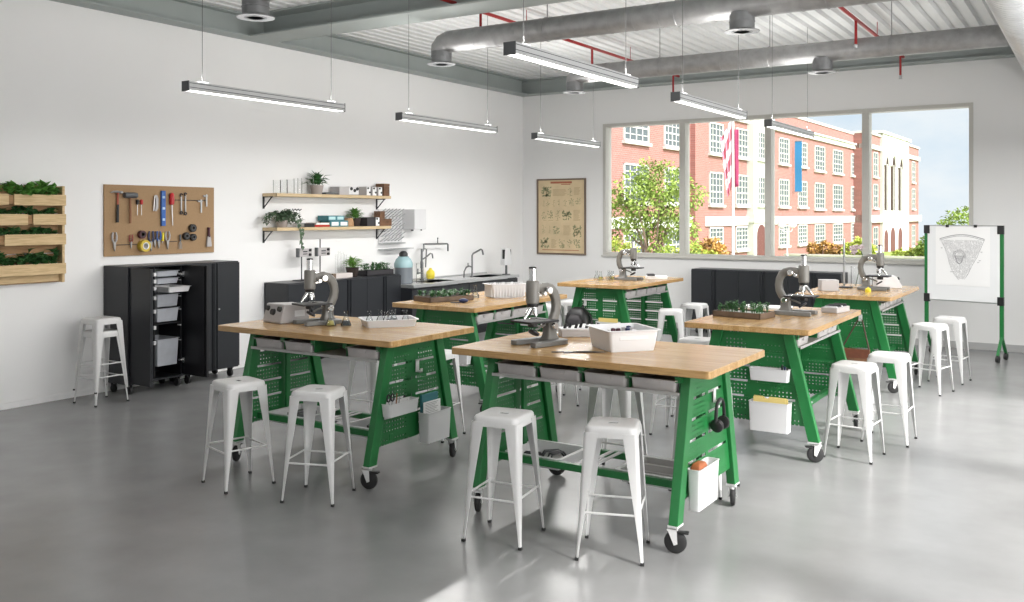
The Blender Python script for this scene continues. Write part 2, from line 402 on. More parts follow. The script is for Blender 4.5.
m_ = MB(); m_.box(WX0 - .02, WX1 + .02, -.05, 0, WZ0 - .03, WZ0); m_.obj('sill', FRAME_PAINT, win, smooth=False, bevel=.004)

# ---------------------------------------------------------------- pendant lamps
LEN = 1.9
def make_lamp():
    t = thing('pendant_light', '', 'ceiling light', group='linear pendant lights')
    b = MB(); b.box(-.045, .045, 0, LEN, .022, .085)
    b.box(-.045, -.035, 0, LEN, .004, .022); b.box(.035, .045, 0, LEN, .008, .022)
    b.obj('housing', LAMP_ALU, t, smooth=False, bevel=.003)
    g_ = MB()
    for z in (.030, .066): g_.box(-.0455, .0455, .003, LEN - .003, z, z + .006)
    g_.obj('groove', LAMP_DARK, t, smooth=False)
    d = MB(); d.box(-.033, .033, .01, LEN - .01, .004, .022); d.obj('diffuser', TUBE_MAT, t, smooth=False)
    for y in (-.006, LEN): c = MB(); c.box(-.047, .047, y, y + .006, .0, .087); c.obj('end_cap', LAMP_DARK, t, smooth=False)
    for y in (.17, LEN - .15):
        c = MB(); c.cbox((0, y, .09), (.05, .09, .012)); c.cyl((0, y, .095), (0, y, .15), .006, n=8); c.obj('clip', mat('clip_grey', (.25, .25, .25), .5), t)
        wv = MB(); wv.cyl((0, y, .14), (0, y, ZC - 3.0), .0028, n=6); wv.obj('suspension_wire', mat('wire_grey', (.12, .12, .12), .5), t)
    return t
lamp0 = make_lamp(); used = []
def place_lamp(x, y, lab, k=1.0):
    if used: dup(lamp0, (x, y, 3.0), 0, lab)
    else: used.append(1); lamp0.location = (x, y, 3.0); lamp0['label'] = lab
    a = bpy.data.lights.new('lamp_light', 'AREA'); a.shape = 'RECTANGLE'; a.size = .08; a.size_y = LEN - .05; a.energy = TUBEW * k
    ao = bpy.data.objects.new('lamp_light', a); COL.objects.link(ao); ao.location = (x, y + LEN / 2, 2.995); a.color = (1, .985, .96)
    a2 = a.copy(); a2.energy = UPW; au = bpy.data.objects.new('added_uplight', a2); COL.objects.link(au); au.location = (x, y + LEN / 2, 3.09); au.rotation_euler = (pi, 0, 0)  # upward light added above each lamp to brighten deck and upper walls
for x, y, lab, *k in ((2.765, -9.86, 'linear pendant light above the pegboard and shelves, nearest on the left', 1.3),
                  (6.03, -9.88, 'linear pendant light hanging just under the nearer big round duct'),
                  (2.745, -7.02, 'linear pendant light in front of the white wall above the sinks', 6.5),
                  (5.985, -6.98, 'linear pendant light in front of the wall strip above the flag'),
                  (2.70, -4.05, 'linear pendant light hanging above the framed plant poster', 6.0),
                  (5.955, -4.08, 'linear pendant light in front of the third window mullion', 3.0)): place_lamp(x, y, lab, *k)
for x, y in ((9.2, -12.75), (2.745, -15.6), (6.0, -15.6), (9.2, -15.6), (2.745, -18.4), (6.0, -18.4), (9.2, -18.4)):
    if True: place_lamp(x, y, 'added unseen linear pendant light in the row behind the viewer')  # unseen lamps added to brighten the room
for y, k in ((-9.87, 1), (-7.0, 1.5), (-4.05, 5)): place_lamp(9.25, y, 'added linear pendant light near the window wall, outside the picture', k)  # out-of-view column of lamps, added for more light at the right and back

# ---------------------------------------------------------------- ducts
def duct(name, label, pts, r, m=GALV, seg=.32):
    t = thing(name, label, 'air duct', (0, 0, 0))
    mb = MB(); mb.tube(pts, r, 28); mb.obj('pipe', m, t)
    return t
COLLAR = mat('grey_galvanised_collar', (.20, .205, .21), .45, .4, noise=(8, .1))
def diffuser(label, x, y):
    t = thing('duct_diffuser', label, 'air vent', (x, y, 3.70), group='round duct outlets')
    b = MB(); b.lathe([(.118, .012), (.12, .17), (.122, .172), (.122, .18), (.12, .182)], n=28); b.lathe([(.121, .09), (.123, .092), (.123, .098), (.121, .10)], n=28); b.obj('collar', COLLAR, t)
    b = MB(); b.lathe([(.165, 0), (.168, .006), (.13, .022), (.12, .02)], n=28); b.obj('flange', COLLAR, t)
    b = MB()
    for q in (.03, .06, .09): b.lathe([(q, -.002), (q + .012, -.002), (q + .012, .012), (q, .012)], n=24)
    b.obj('louver', LAMP_DARK, t)
ZD = 3.955; RD = .125
def cross_duct(y, label, x0=3.0):
    a = [(x0, y, 3.85), (x0, y, 3.885), (x0 + .04, y, ZD - .025), (x0 + .115, y, ZD), (x0 + .2, y, ZD)]
    t = thing('air_duct', label, 'air duct')
    m_ = MB(); m_.tube(a, [RD] * 5, 28); m_.obj('elbow', GALV, t, angle=15)
    m_ = MB(); m_.tube([(x0 + .18, y, ZD), (8.42, y, ZD)], RD, 28)
    x = x0 + .5
    while x < 8.5:
        m_.tube([(x, y, ZD), (x + .012, y, ZD)], RD + .003, 28); x += .28
    m_.obj('pipe', GALV, t)
    for xx in (4.25, 5.75, 7.2):
        m_ = MB(); m_.cyl((xx, y, ZD + .05), (xx, y, ZC + .03), .006, n=6); m_.tube([(xx, y + (RD + .006) * cos(q * pi / 12), ZD + (RD + .006) * sin(q * pi / 12)) for q in range(24)], .004, 5, closed=True)
        m_.obj('hanger', GALV, t)
for y, lab, q, xd in ((-6.35, 'nearer big round duct with an elbow at its end, below the ceiling beam', 'middle', 2.828), (-3.33, 'farther round duct running along the top of the window wall', 'back', 2.938), (-9.28, 'round duct in the nearest ceiling bay, seen only at its outlet', 'front', 2.97)):
    cross_duct(y, lab, xd)
diffuser('round duct outlet under the elbow of the nearer big duct', 2.828, -6.35)
diffuser('round duct outlet in mid-run of the nearer big duct', 6.4, -6.35)
diffuser('round duct outlet at the elbow of the duct along the window wall', 2.938, -3.33)
diffuser('round duct outlet in mid-run of the duct along the window wall', 6.4, -3.33)
diffuser('round duct outlet above the pegboard in the nearest ceiling bay', 2.97, -9.28)
t = thing('main_duct', 'large ribbed spiral duct at the upper right corner', 'air duct')
mb = MB(); y = YF + .2; pts = []; rad = []
while y < -.4:
    pts += [(8.67, y, 3.938), (8.67, y + .07, 3.938), (8.67, y + .08, 3.938), (8.67, y + .095, 3.938)]; rad += [.25, .25, .258, .258]; y += .105
mb.tube(pts, rad, 36); mb.obj('pipe', SPIRAL, t)
# red sprinkler pipes
def sprinkler(x, label):
    t = thing('sprinkler_pipe', label, 'sprinkler pipe', group='red sprinkler pipes')
    m_ = MB(); m_.cyl((x, YF, 4.29), (x, -.3, 4.29), .021, n=10); m_.obj('pipe', REDPIPE, t)
    for y in (-11.9, -9.05, -6.207, -3.45, -.54):
        m_ = MB(); m_.cyl((x, y, 4.29), (x, y, 3.99), .016, n=10); h = m_.obj('drop_pipe', REDPIPE, t)
        m_ = MB(); m_.lathe([(.012, 3.945), (.02, 3.95), (.024, 3.98), (.014, 3.995)], (x, y, 0), 12); m_.lathe([(.026, 3.938), (.026, 3.944), (.004, 3.948)], (x, y, 0), 12); m_.obj('sprinkler_head', STEEL, h)
    for y in (-8, -5.2, -2.2):
        m_ = MB(); m_.cyl((x, y, 4.30), (x, y, ZC + .03), .005, n=6); m_.obj('hanger', REDPIPE, t)
sprinkler(3.28, 'red sprinkler pipe passing above the round ducts over the tables, left of the pair')
sprinkler(6.82, 'red sprinkler pipe nearer the large spiral duct, right of the pair')

# ---------------------------------------------------------------- stools
SH = .752
def make_stool():
    t = thing('metal_stool', '', 'stool', group='white metal stools')
    def ring(h, r, z): return [(x, y, z) for x, y in rrect(h, h, r, 5)]
    hole = [(.022 * cos(2 * pi * (i + .5) / 24 + pi / 4 - pi / 24) * .9, .011 * sin(2 * pi * (i + .5) / 24 + pi / 4 - pi / 24), 0) for i in range(24)]
    hole = [(x, y, 0) for x, y in rrect(.031, .015, .012, 5)]
    h = lambda z: [(x, y, z) for x, y, _ in hole]
    mb = MB()
    rings = [h(SH - .045), h(SH - .004), [(x * .35 + a * .65, y * .35 + b * .65, SH - .003) for (x, y, _), (a, b, _) in zip(ring(.06, .02, 0), hole)], ring(.09, .03, SH - .001), ring(.128, .036, SH), ring(.141, .04, SH - .004), ring(.1475, .043, SH - .014), ring(.150, .044, SH - .03), ring(.152, .044, SH - .062),
             ring(.1495, .043, SH - .062), ring(.147, .042, SH - .03), ring(.138, .038, SH - .014), ring(.09, .03, SH - .012)]
    n = 24; vs = [p for g in rings for p in g]; fs = []
    k = len(rings)
    for i in range(k): fs += [(i * n + j, i * n + (j + 1) % n, ((i + 1) % k) * n + (j + 1) % n, ((i + 1) % k) * n + j) for j in range(n)]
    mb.add(vs, fs); mb.obj('seat', WHITE_METAL, t, angle=50)
    mb = MB(); mb.shell([[(x * k_, y * k_, z) for x, y, _ in hole] for k_, z in ((1.0, SH - .047), (1.0, SH - .008), (.9, SH - .008), (.9, SH - .043))]); mb.obj('hole_shade_lining', mat('hole_shade_grey', (.16, .16, .16), .6), t, smooth=False)  # dark cup added in the seat hole, its grey stands in for shade
    def c_at(q): return .1525 + (.190 - .1525) * q
    for sx, sy in ((-1, -1), (1, -1), (1, 1), (-1, 1)):
        mb = MB(); rings = []
        for i in range(13):
            q = i / 12; z = (SH - .035) * (1 - q) + .014 * q
            a = .014 + .070 * (1 - q) ** 1.15; c = c_at(q); rr = min(.022, a * .6)
            o = [(c - a, c)] + [(c - rr + rr * sin(u), c - rr + rr * cos(u)) for u in (R(5), R(25), R(45), R(65), R(85))] + [(c, c - a)]
            th = .0045; inn = [(c - th, c - a)] + [(c - rr + (rr - th) * sin(u), c - rr + (rr - th) * cos(u)) for u in (R(85), R(45), R(5))] + [(c - a, c - th)]
            rings.append([(sx * x, sy * y, z) for x, y in o + inn])
        mb.shell(rings); lg = mb.obj('leg', WHITE_METAL, t, angle=40)
        mb = MB(); c = .1845; mb.box(sx * c - .011, sx * c + .011, sy * c - .011, sy * c + .011, 0, .017); mb.obj('rubber_foot', RUBBER, lg, bevel=.003)
    q = 1 - .27 / SH
    for i, (a, b) in enumerate((((-1, -1), (1, -1)), ((1, -1), (1, 1)), ((1, 1), (-1, 1)), ((-1, 1), (-1, -1)))):
        z = .268 if i % 2 == 0 else .285; c = c_at(1 - z / SH) - .010
        m_ = MB(); m_.cyl((a[0] * c, a[1] * c, z), (b[0] * c, b[1] * c, z), .0065, n=8); m_.obj('foot_rung', WHITE_METAL, t)
    return t
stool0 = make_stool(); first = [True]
def stool(x, y, r, lab, z=0):
    if first[0]: first[0] = False; stool0.location = (x, y, z); stool0.rotation_euler = (0, 0, R(r)); stool0['label'] = lab
    else: dup(stool0, (x, y, z), R(r), lab)
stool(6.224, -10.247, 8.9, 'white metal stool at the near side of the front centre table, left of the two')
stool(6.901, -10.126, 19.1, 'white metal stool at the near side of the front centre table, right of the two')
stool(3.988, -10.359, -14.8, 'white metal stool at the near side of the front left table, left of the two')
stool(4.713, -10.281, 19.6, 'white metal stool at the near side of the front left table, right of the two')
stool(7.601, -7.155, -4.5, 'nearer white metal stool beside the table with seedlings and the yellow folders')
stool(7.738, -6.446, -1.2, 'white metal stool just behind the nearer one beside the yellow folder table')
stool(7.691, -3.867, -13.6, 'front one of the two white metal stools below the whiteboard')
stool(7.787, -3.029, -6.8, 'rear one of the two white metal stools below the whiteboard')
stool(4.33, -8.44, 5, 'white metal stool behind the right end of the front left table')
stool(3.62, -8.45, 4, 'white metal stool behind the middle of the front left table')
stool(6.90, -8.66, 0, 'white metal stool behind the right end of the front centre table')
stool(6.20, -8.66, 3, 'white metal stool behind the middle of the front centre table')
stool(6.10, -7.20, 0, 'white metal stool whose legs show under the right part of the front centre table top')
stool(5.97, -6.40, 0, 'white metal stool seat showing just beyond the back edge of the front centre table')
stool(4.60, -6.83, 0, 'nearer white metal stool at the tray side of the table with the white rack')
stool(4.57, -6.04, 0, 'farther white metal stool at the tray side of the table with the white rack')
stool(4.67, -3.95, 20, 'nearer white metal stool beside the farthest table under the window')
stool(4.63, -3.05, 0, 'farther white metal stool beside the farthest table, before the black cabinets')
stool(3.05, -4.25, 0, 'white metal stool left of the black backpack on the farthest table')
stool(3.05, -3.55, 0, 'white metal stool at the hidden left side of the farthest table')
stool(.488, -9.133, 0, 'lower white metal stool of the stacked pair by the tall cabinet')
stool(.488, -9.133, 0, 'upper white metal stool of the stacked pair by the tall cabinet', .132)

# ---------------------------------------------------------------- work tables
TH = 1.067
def leg_y(z): return .285 + (1.022 - z) / .862 * .21
def make_table():
    t = thing('mobile_work_table', '', 'work table', group='green mobile work tables')
    mb = MB(); mb.prism(rrect(.909, .5175, .03, 5), 'z', 1.022, TH); mb.obj('tabletop', OAK, t, bevel=.004)
    for sx in (-1, 1):
        x0, x1 = sorted((sx * .664, sx * .722))
        for sy in (-1, 1):
            mb = MB(); h = .043
            mb.prism([(sy * (leg_y(1.022) - h), 1.022), (sy * (leg_y(1.022) + h), 1.022), (sy * (leg_y(.16) + h), .16), (sy * (leg_y(.16) - h), .16)], 'x', x0, x1)
            mb.obj('leg', GREEN, t, smooth=False, bevel=.004)
            cx, cy = sx * .686, sy * .512
            mb = MB(); mb.cbox((sx * .692, sy * .495, .157), (.062, .09, .012)); mb.cyl((cx, sy * .497, .15), (cx, sy * .497, .12), .018, n=12)
            sw = R({(1, -1): -75, (1, 1): 20, (-1, -1): 25, (-1, 1): -60}[(sx, sy)]); MC = Matrix.Translation((cx, cy, 0)) @ Matrix.Rotation(sw, 4, 'Z')
            for q in (-1, 1):
                p0 = [MC @ Vector((q * .024 + e_, yy, zz)) for e_ in (-.002, .002) for yy, zz in ((-.03, .138), (.022, .138), (.026, .06), (.006, .052))]
                mb.add(p0, [(0, 1, 2, 3), (4, 7, 6, 5), (0, 4, 5, 1), (1, 5, 6, 2), (2, 6, 7, 3), (3, 7, 4, 0)])
            mb.box(-.027, .027, -.034, .026, .136, .142, MC); mb.cyl(MC @ Vector((-.028, .012, .066)), MC @ Vector((.028, .012, .066)), .009, n=8)
            cs = mb.obj('caster', WHITE_METAL, t)
            mb = MB(); M = MC @ Matrix.Translation((0, .012, .066)) @ Matrix.Rotation(pi / 2, 4, 'Y')
            mb.lathe([(.022, -.017), (.050, -.017), (.063, -.011), (.066, 0), (.063, .011), (.050, .017), (.022, .017)], n=28, M=M); mb.obj('wheel', RUBBER, cs)
            mb = MB(); mb.box(-.02, .02, .03, .09, .118, .128, MC); mb.obj('brake_pedal', BLACK, cs, bevel=.003)
        # end panel: strips with slots between, punched
        xs = sx * .695; a, b = xs - .002, xs + .002
        slots = [.845, .72, .595, .47]
        ends = [1.012] + [q - s_ for q in slots for s_ in (-.009, .009)] + [.275]
        mb = MB()
        def hw(z): return leg_y(z) - .040
        for i in range(5):
            zt, zb = ends[2 * i], ends[2 * i + 1]
            mb.prism([(-hw(zt), zt), (hw(zt), zt), (hw(zb), zb), (-hw(zb), zb)], 'x', a, b)
        for q in slots:
            for y0, y1 in ((-hw(q), -hw(q) + .035), (-.022, .022), (hw(q) - .035, hw(q))): mb.box(a, b, y0, y1, q - .0095, q + .0095)
        pn = mb.obj('end_panel', PERF, t, smooth=False)
        mb = MB(); mb.box(xs - sx * .05 - .012, xs - sx * .05 + .034 * 0 + .012, -.022, .022, .275, 1.02); mb.obj('center_post', GREEN, pn, smooth=False, bevel=.003)
    for y in (-.265, .16):
        mb = MB(); mb.box(-.70, .70, y - .02, y + .02, .30, .346); mb.obj('lower_rail', GREEN, t, smooth=False, bevel=.003)
    mb = MB()
    for x in (-.03, .03): mb.box(x - .015, x + .015, -.25, .15, .346, .352)
    mb.obj('lower_shelf_support', WHITE_METAL, t, smooth=False)
    mb = MB(); mb.box(-.662, .662, -.378, .09, .890, .895); mb.box(-.662, .662, -.381, -.377, .880, .900); mb.obj('tray_shelf', mat('grey_shelf_steel', (.40, .40, .39), .45), t, smooth=False)
    for x in (-.655, -.3275, 0, .3275, .655):
        mb = MB(); mb.box(x - .003, x + .003, -.34, .08, .895, 1.022); mb.box(x - .022, x + .022, -.36, -.352, .955, .99); mb.obj('tray_runner', GREEN, t, smooth=False)
    return t
def make_tray():
    t = thing('storage_tray', '', 'tray', group='trays under the table tops')
    mb = MB(); tub(mb, [(.143, .195, .02, 0), (.147, .203, .022, .056), (.1475, .2035, .022, .068)], .003, .0155); mb.obj('bin', GREY_TRAY, t)
    mb = MB(); mb.cbox((0, -.208, .052), (.10, .006, .026)); mb.obj('label_holder', GREY_TRAY, t, bevel=.002)
    return t
table0 = make_table(); tray0 = make_tray()
tray1 = tray0.copy()
TABS = [('front centre', 6.518, -9.450, 0, 'green mobile work table with light oak top, nearest, carrying the white tub', (0, 1, 2, 3)),
        ('front left', 4.192, -9.452, 0, 'green mobile work table with oak top, front left, carrying the microscope and power supply', (0, 1, 3)),
        ('yellow folder', 6.887, -6.838, 90, 'green mobile work table whose front end holds the yellow folders', (0, 2, 3)),
        ('white rack', 3.756, -6.838, 90, 'green mobile work table before the sinks, carrying the white tube rack', (0, 1, 2, 3)),
        ('backpack', 3.807, -3.561, 90, 'green mobile work table farthest back, with the black backpack on its end', (0, 1, 2, 3)),
        ('leather bag', 6.874, -3.486, 90, 'green mobile work table near the whiteboard with a leather bag on its end', (0, 1, 2, 3))]
ORD = ['first', 'second', 'third', 'fourth']
for i, (nm, x, y, a, lab, slots) in enumerate(TABS):
    if i == 0: table0.location = (x, y, 0); table0.rotation_euler = (0, 0, R(a)); table0['label'] = lab
    else: dup(table0, (x, y, 0), R(a), lab)
    M = Matrix.Translation((x, y, 0)) @ Matrix.Rotation(R(a), 4, 'Z')
    for k, s in enumerate(slots):
        p = M @ Vector((-.491 + .3275 * s, -.158, .896))
        place = 'from the left' if a == 0 else 'from the near end'
        lb = f'grey storage tray under the {nm} table top, {ORD[s]} slot {place}'
        if i == 0 and k == 0: tray0.location = p; tray0.rotation_euler = (0, 0, R(a)); tray0['label'] = lb
        else: dup(tray0, p, R(a), lb)
bpy.data.objects.remove(tray1)

def box_bin(name, label, loc, hx, hy, h, m, rotz=0, tp=.008, group=None, part='body'):
    t = thing(name, label, 'bin', loc, rotz, group)
    mb = MB(); tub(mb, [(hx - tp, hy - tp, .012, 0), (hx, hy, .014, h - .004)], .004, .004); mb.obj(part, m, t); return t
def hook(label, loc, rotz, h=.09):
    t = thing('panel_hook', label, 'hook', loc, rotz, 'white hooks on the end panels')
    mb = MB(); mb.box(-.02, .02, -.006, 0, -h, 0); mb.obj('plate', WHITE_METAL, t, bevel=.002)
    mb = MB(); mb.box(-.014, .014, -.045, -.004, -h, -h + .012); mb.box(-.014, .014, -.045, -.039, -h, -h + .03); mb.obj('prong', WHITE_METAL, t, bevel=.002)
    return t
# --- front centre table, right end (x = 7.21)
XE1 = 7.219
t = box_bin('hanging_bin', 'tall white bin on the end of the front centre table, holding leather', (XE1 + .044, -9.635, .205), .04, .165, .245, WHITE_PLASTIC, group='white bins on table ends')
mb = MB(); mb.shell([[(XE1 + .044 + a * q, -9.71 + b * q2, z) for a, b in rrect(.03, .065, .012)] for q, q2, z in ((.9, 1, .22), (1, 1.1, .40), (1, 1, .455), (.8, .7, .475), (.3, .3, .48))])
tag(mb.obj('leather_pouch', TERRA, angle=60), 'rust brown leather pouch standing in the tall white bin', 'pouch')
hook('white hook carrying the black headphones', (XE1 + .006, -9.35, .855), R(90), .085)
t = thing('headphones', 'black over-ear headphones hanging on the green table end', 'headphones', (XE1 + .045, -9.35, .625), R(90))
arc = [(.068 * cos(a), .0, .100 + .068 * sin(a)) for a in [pi * i / 16 for i in range(17)]]
arc = [(.076, 0, .03), (.073, 0, .07)] + arc + [(-.073, 0, .07), (-.076, 0, .03)]
mb = MB(); mb.tube(arc, .011, 8); mb.obj('headband', BLACK, t)
for s in (-1, 1):
    M = Matrix.Translation((s * .06, 0, .01)) @ Matrix.Rotation(s * pi / 2 + s * .3, 4, 'Y')
    mb = MB(); mb.lathe([(.026, -.022), (.040, -.018), (.044, -.004), (.040, .011), (.025, .018), (.006, .02)], n=24, M=M); mb.obj('ear_cup', BLACK, t)
# --- front left table, right end (x = 4.88)
XE2 = 4.894
t = box_bin('hanging_bin', 'white bin on the end of the front left table, holding papers', (XE2 + .068, -9.285, .225), .052, .145, .228, WHITE_PLASTIC, group='white bins on table ends')
mb = MB(); mb.box(XE2 + .03, XE2 + .05, -9.42, -9.22, .24, .585); tag(mb.obj('folder', TEAL, bevel=.002), 'teal folder standing in the white bin of the front left table', 'folder')
mb = MB(); mb.box(XE2 + .06, XE2 + .066, -9.42, -9.21, .24, .53)
pp = mb.obj('paper_booklet', PAPER, smooth=False); tag(pp, 'white printed booklet in front of the teal folder', 'booklet')
mb = MB()
for i in range(7): mb.box(XE2 + .0665, XE2 + .067, -9.40, -9.24 - .02 * (i % 3), .515 - i * .012, .518 - i * .012)
mb.obj('printed_lines', INK, pp, smooth=False)
t = box_bin('hanging_tray', 'narrow white tray of tools on the end of the front left table', (XE2 + .06, -9.69, .495), .045, .165, .095, WHITE_PLASTIC, group='narrow white trays on table ends')
def loop_tool(name, label, loc, m, cat, rz=0):
    t = thing(name, label, cat, loc, rz)
    mb = MB()
    for s in (-1, 1): mb.tube([(s * .022 + .018 * cos(q * pi / 6), 0, .125 + .026 * sin(q * pi / 6)) for q in range(12)], .006, 6, closed=True)
    mb.obj('handle', m, t)
    mb = MB()
    for s in (-1, 1): mb.prism([(s * .02, .10), (s * .028, .10), (-s * .004, 0), (-s * .010, 0)], 'y', s * .002 - .0015, s * .002 + .0015)
    mb.obj('blade', TOOLSTEEL, t); return t
loop_tool('scissors', 'black handled scissors in the white tray of the front left table', (XE2 + .06, -9.80, .505), BLACK, 'scissors', R(90))
for i, (y, m, lb) in enumerate(((-9.745, WOODHANDLE, 'brown handled dissecting needle beside the scissors'), (-9.715, TOOLSTEEL, 'steel probe next to the brown needle'), (-9.62, PAPER, 'white marker lying low in the tool tray'), (-9.58, LIGHT_TRAY, 'grey marker at the far end of the tool tray'))):
    mb = MB(); mb.cyl((XE2 + .06, y, .505), (XE2 + .064, y + .012, .655 - .03 * i), .006, .004, n=8); tag(mb.obj('dissecting_tool', m), lb, 'tool', 'tools in the white tray')
hook('empty white hook on the end of the front left table', (XE2 + .006, -9.425, .845), R(90), .085)
# --- yellow folder table, near end (y = -7.53)
YE3 = -7.544
box_bin('hanging_bin', 'wide white bin on the table end holding the yellow folders', (7.055, YE3 - .07, .225), .16, .055, .235, WHITE_PLASTIC, group='white bins on table ends')
for i, (dx, lb) in enumerate(((0, 'yellow folder at the front of the wide white bin'), (.012, 'yellow folder behind the front one in the wide white bin'), (-.008, 'yellow folder at the back of the wide white bin'))):
    y = YE3 - .095 + i * .022
    mb = MB(); mb.prism([(6.925 + dx, .235), (7.185 + dx, .235), (7.185 + dx, .492), (7.05 + dx, .492), (7.045 + dx, .478), (7.0 + dx, .478), (6.995 + dx, .495), (6.925 + dx, .495)], 'y', y, y + .006)
    tag(mb.obj('file_folder', YELLOW, smooth=False), lb, 'folder', 'yellow folders in the wide bin')
box_bin('hanging_tray', 'narrow white tray on the table end above the yellow folders', (7.045, YE3 - .05, .622), .157, .042, .10, WHITE_PLASTIC, group='narrow white trays on table ends')
for i, (x, m) in enumerate(((7.14, BLACK), (7.16, NAVY), (7.18, BLACK))):
    mb = MB(); mb.cyl((x, YE3 - .05, .63), (x + .004, YE3 - .045, .755 - .01 * i), .008, n=8); tag(mb.obj('marker_pen', m), ['dark marker pen in the narrow tray, first of three', 'navy marker pen in the narrow tray, middle of three', 'dark marker pen in the narrow tray, last of three'][i], 'pen', 'pens in the narrow tray')
# --- white rack table end
box_bin('hanging_bin', 'small white bin on the near end of the white rack table', (4.02, -7.544 - .045, .495), .078, .04, .10, WHITE_PLASTIC, group='white bins on table ends')
# --- backpack table end
YE5 = -4.266
hook('white hook carrying the black backpack', (3.61, YE5 - .006, .85), 0, .085)
t = thing('backpack', 'black backpack hanging on the end of the farthest table', 'backpack', (3.565, YE5 - .125, .40))
def rr_at(cx, cy, hx, hy, r, z): return [(x, y, z) for x, y in rrect(hx, hy, r, 5, cx, cy)]
mb = MB(); mb.shell([rr_at(0, 0, .13, .06, .04, 0), rr_at(0, 0, .165, .085, .05, .03), rr_at(0, 0, .175, .09, .06, .12), rr_at(0, 0, .16, .08, .06, .24), rr_at(0, .01, .115, .06, .05, .32), rr_at(0, .02, .06, .035, .03, .355)]); mb.obj('main_bag', BLACK, t, angle=80)
mb = MB(); mb.shell([rr_at(0, -.09, .09, .02, .018, .02), rr_at(0, -.10, .11, .03, .025, .05), rr_at(0, -.095, .10, .03, .025, .2), rr_at(0, -.075, .06, .02, .015, .27)]); mb.obj('front_pocket', CHARCOALPOT, t, angle=80)
mb = MB(); mb.tube([(.03, .04, .34), (.035, .05, .37), (.045, .055, .385), (.055, .05, .37), (.06, .04, .33)], .008, 6); mb.obj('carry_loop', BLACK, t)
for s in (-1, 1):
    mb = MB(); mb.tube([(s * .06, .05, .33), (s * .17, .03, .26), (s * .20, .03, .14), (s * .16, .05, .04)], .012, 6); mb.obj('strap', BLACK, t)
box_bin('hanging_bin', 'white bin with a pale yellow folder beside the black backpack', (3.965, YE5 - .06, .33), .155, .05, .255, WHITE_PLASTIC, group='white bins on table ends')
mb = MB(); mb.box(3.83, 4.10, YE5 - .06, YE5 - .052, .34, .63); tag(mb.obj('file_folder', YELLOW, smooth=False), 'pale yellow folder in the bin beside the black backpack', 'folder')
# --- leather bag table end
YE6 = -4.191
hook('white hook holding the long strap of the leather bag', (7.03, YE6 - .006, .845), 0, .075)
t = thing('shoulder_bag', 'brown leather bag hanging by a long strap from the table end', 'bag', (6.985, YE6 - .06, .33))
mb = MB(); mb.shell([rr_at(0, 0, .15, .035, .02, 0), rr_at(0, 0, .158, .04, .03, .03), rr_at(0, 0, .155, .035, .02, .135)]); mb.obj('pouch', DARKWOOD, t, angle=60)
mb = MB(); mb.box(-.157, .157, -.043, -.037, .04, .138); mb.obj('flap', mat('dark_tan_leather', (.13, .042, .02), .5, noise=(20, .2)), t, smooth=False, bevel=.003)
mb = MB(); mb.tube([(-.15, 0, .12), (.02, .03, .45), (.045, .035, .465), (.07, .03, .45), (.15, 0, .12)], .009, 6); mb.obj('strap', mat('dark_strap', (.05, .022, .012), .6), t)

# ---------------------------------------------------------------- things on the lower shelves
def shallow(label, x, y, rz=0, hx=.20, hy=.185, h=.076, m=WHITE_PLASTIC):
    t = thing('shelf_bin', label, 'bin', (x, y, .271), rz, 'shallow bins on the lower rails')
    mb = MB(); tub(mb, [(hx - .012, hy - .012, .014, 0), (hx, hy, .016, h)], .004, .022); mb.obj('body', m, t); return t
T1 = (6.518, -9.45); T2 = (4.192, -9.452)
shallow('shallow white bin with black wire clips on the lower rails, front centre table', T1[0] - .43, T1[1] - .05)
for i, (dx, dy) in enumerate(((-.08, -.06), (.03, .02), (.10, -.05))):
    mb = MB(); a = [(-.09, 0, 0), (-.05, .012, .05), (.05, .012, .05), (.09, 0, 0)]
    mb.tube(a, .007, 6); mb.tube([(x, y - .03, z) for x, y, z in a], .007, 6); mb.cyl((-.05, .012, .05), (-.05, -.018, .05), .006, n=6); mb.cyl((.05, .012, .05), (.05, -.018, .05), .006, n=6)
    tag(mb.obj('wire_clip', IRON, loc=(T1[0] - .43 + dx, T1[1] - .05 + dy, 0.278 + .012 * i), rotz=.3 + i * .5), ['black wire clip in the shallow bin, left one', 'black wire clip in the shallow bin, middle one', 'black wire clip in the shallow bin, right one'][i], 'clip', 'wire clips in the bin')
shallow('shallow white bin of grey trays on the lower rails, front centre table', T1[0] + .40, T1[1] - .05)
for i in range(2):
    mb = MB(); tub(mb, [(.15, .068, .01, 0), (.16, .074, .012, .075)], .004, .005); tag(mb.obj('grey_basket', GREY_TRAY, loc=(T1[0] + .40, T1[1] - .13 + .165 * i, .277)), ['grey basket of dark parts in the shallow bin, nearer one', 'grey basket of dark parts in the shallow bin, farther one'][i], 'basket', 'grey baskets')
random.seed(5)
for i in range(10):
    mb = MB(); s = random.uniform(.012, .02); mb.cbox((0, 0, s), (s * 2.4, s * 1.8, s * 2)); 
    tag(mb.obj('dark_part', IRON if i % 2 else LAMP_DARK, loc=(T1[0] + .29 + .05 * (i % 5), T1[1] - .14 + .165 * (i // 5), .283), rotz=random.uniform(0, 3), bevel=.003), 'small dark metal part in a grey basket of the lower shelf', 'part', 'dark parts in the grey baskets')
shallow('shallow grey-white bin at the left of the lower rails, front left table', T2[0] - .42, T2[1] - .05)
shallow('shallow grey-white bin at the right of the lower rails, front left table', T2[0] + .42, T2[1] - .05)
for i, (x, lb) in enumerate(((-.46, 'dark battery box in the left lower bin, left one'), (-.36, 'dark battery box in the left lower bin, right one'), (.36, 'dark battery box in the right lower bin, left one'), (.48, 'dark battery box in the right lower bin, right one'))):
    mb = MB(); mb.box(-.035, .035, -.09, .09, 0, .07); tag(mb.obj('battery_box', LAMP_DARK if i % 2 else IRON, loc=(T2[0] + x, T2[1] - .06, .277), rotz=.2 * i, bevel=.005), lb, 'box', 'battery boxes')
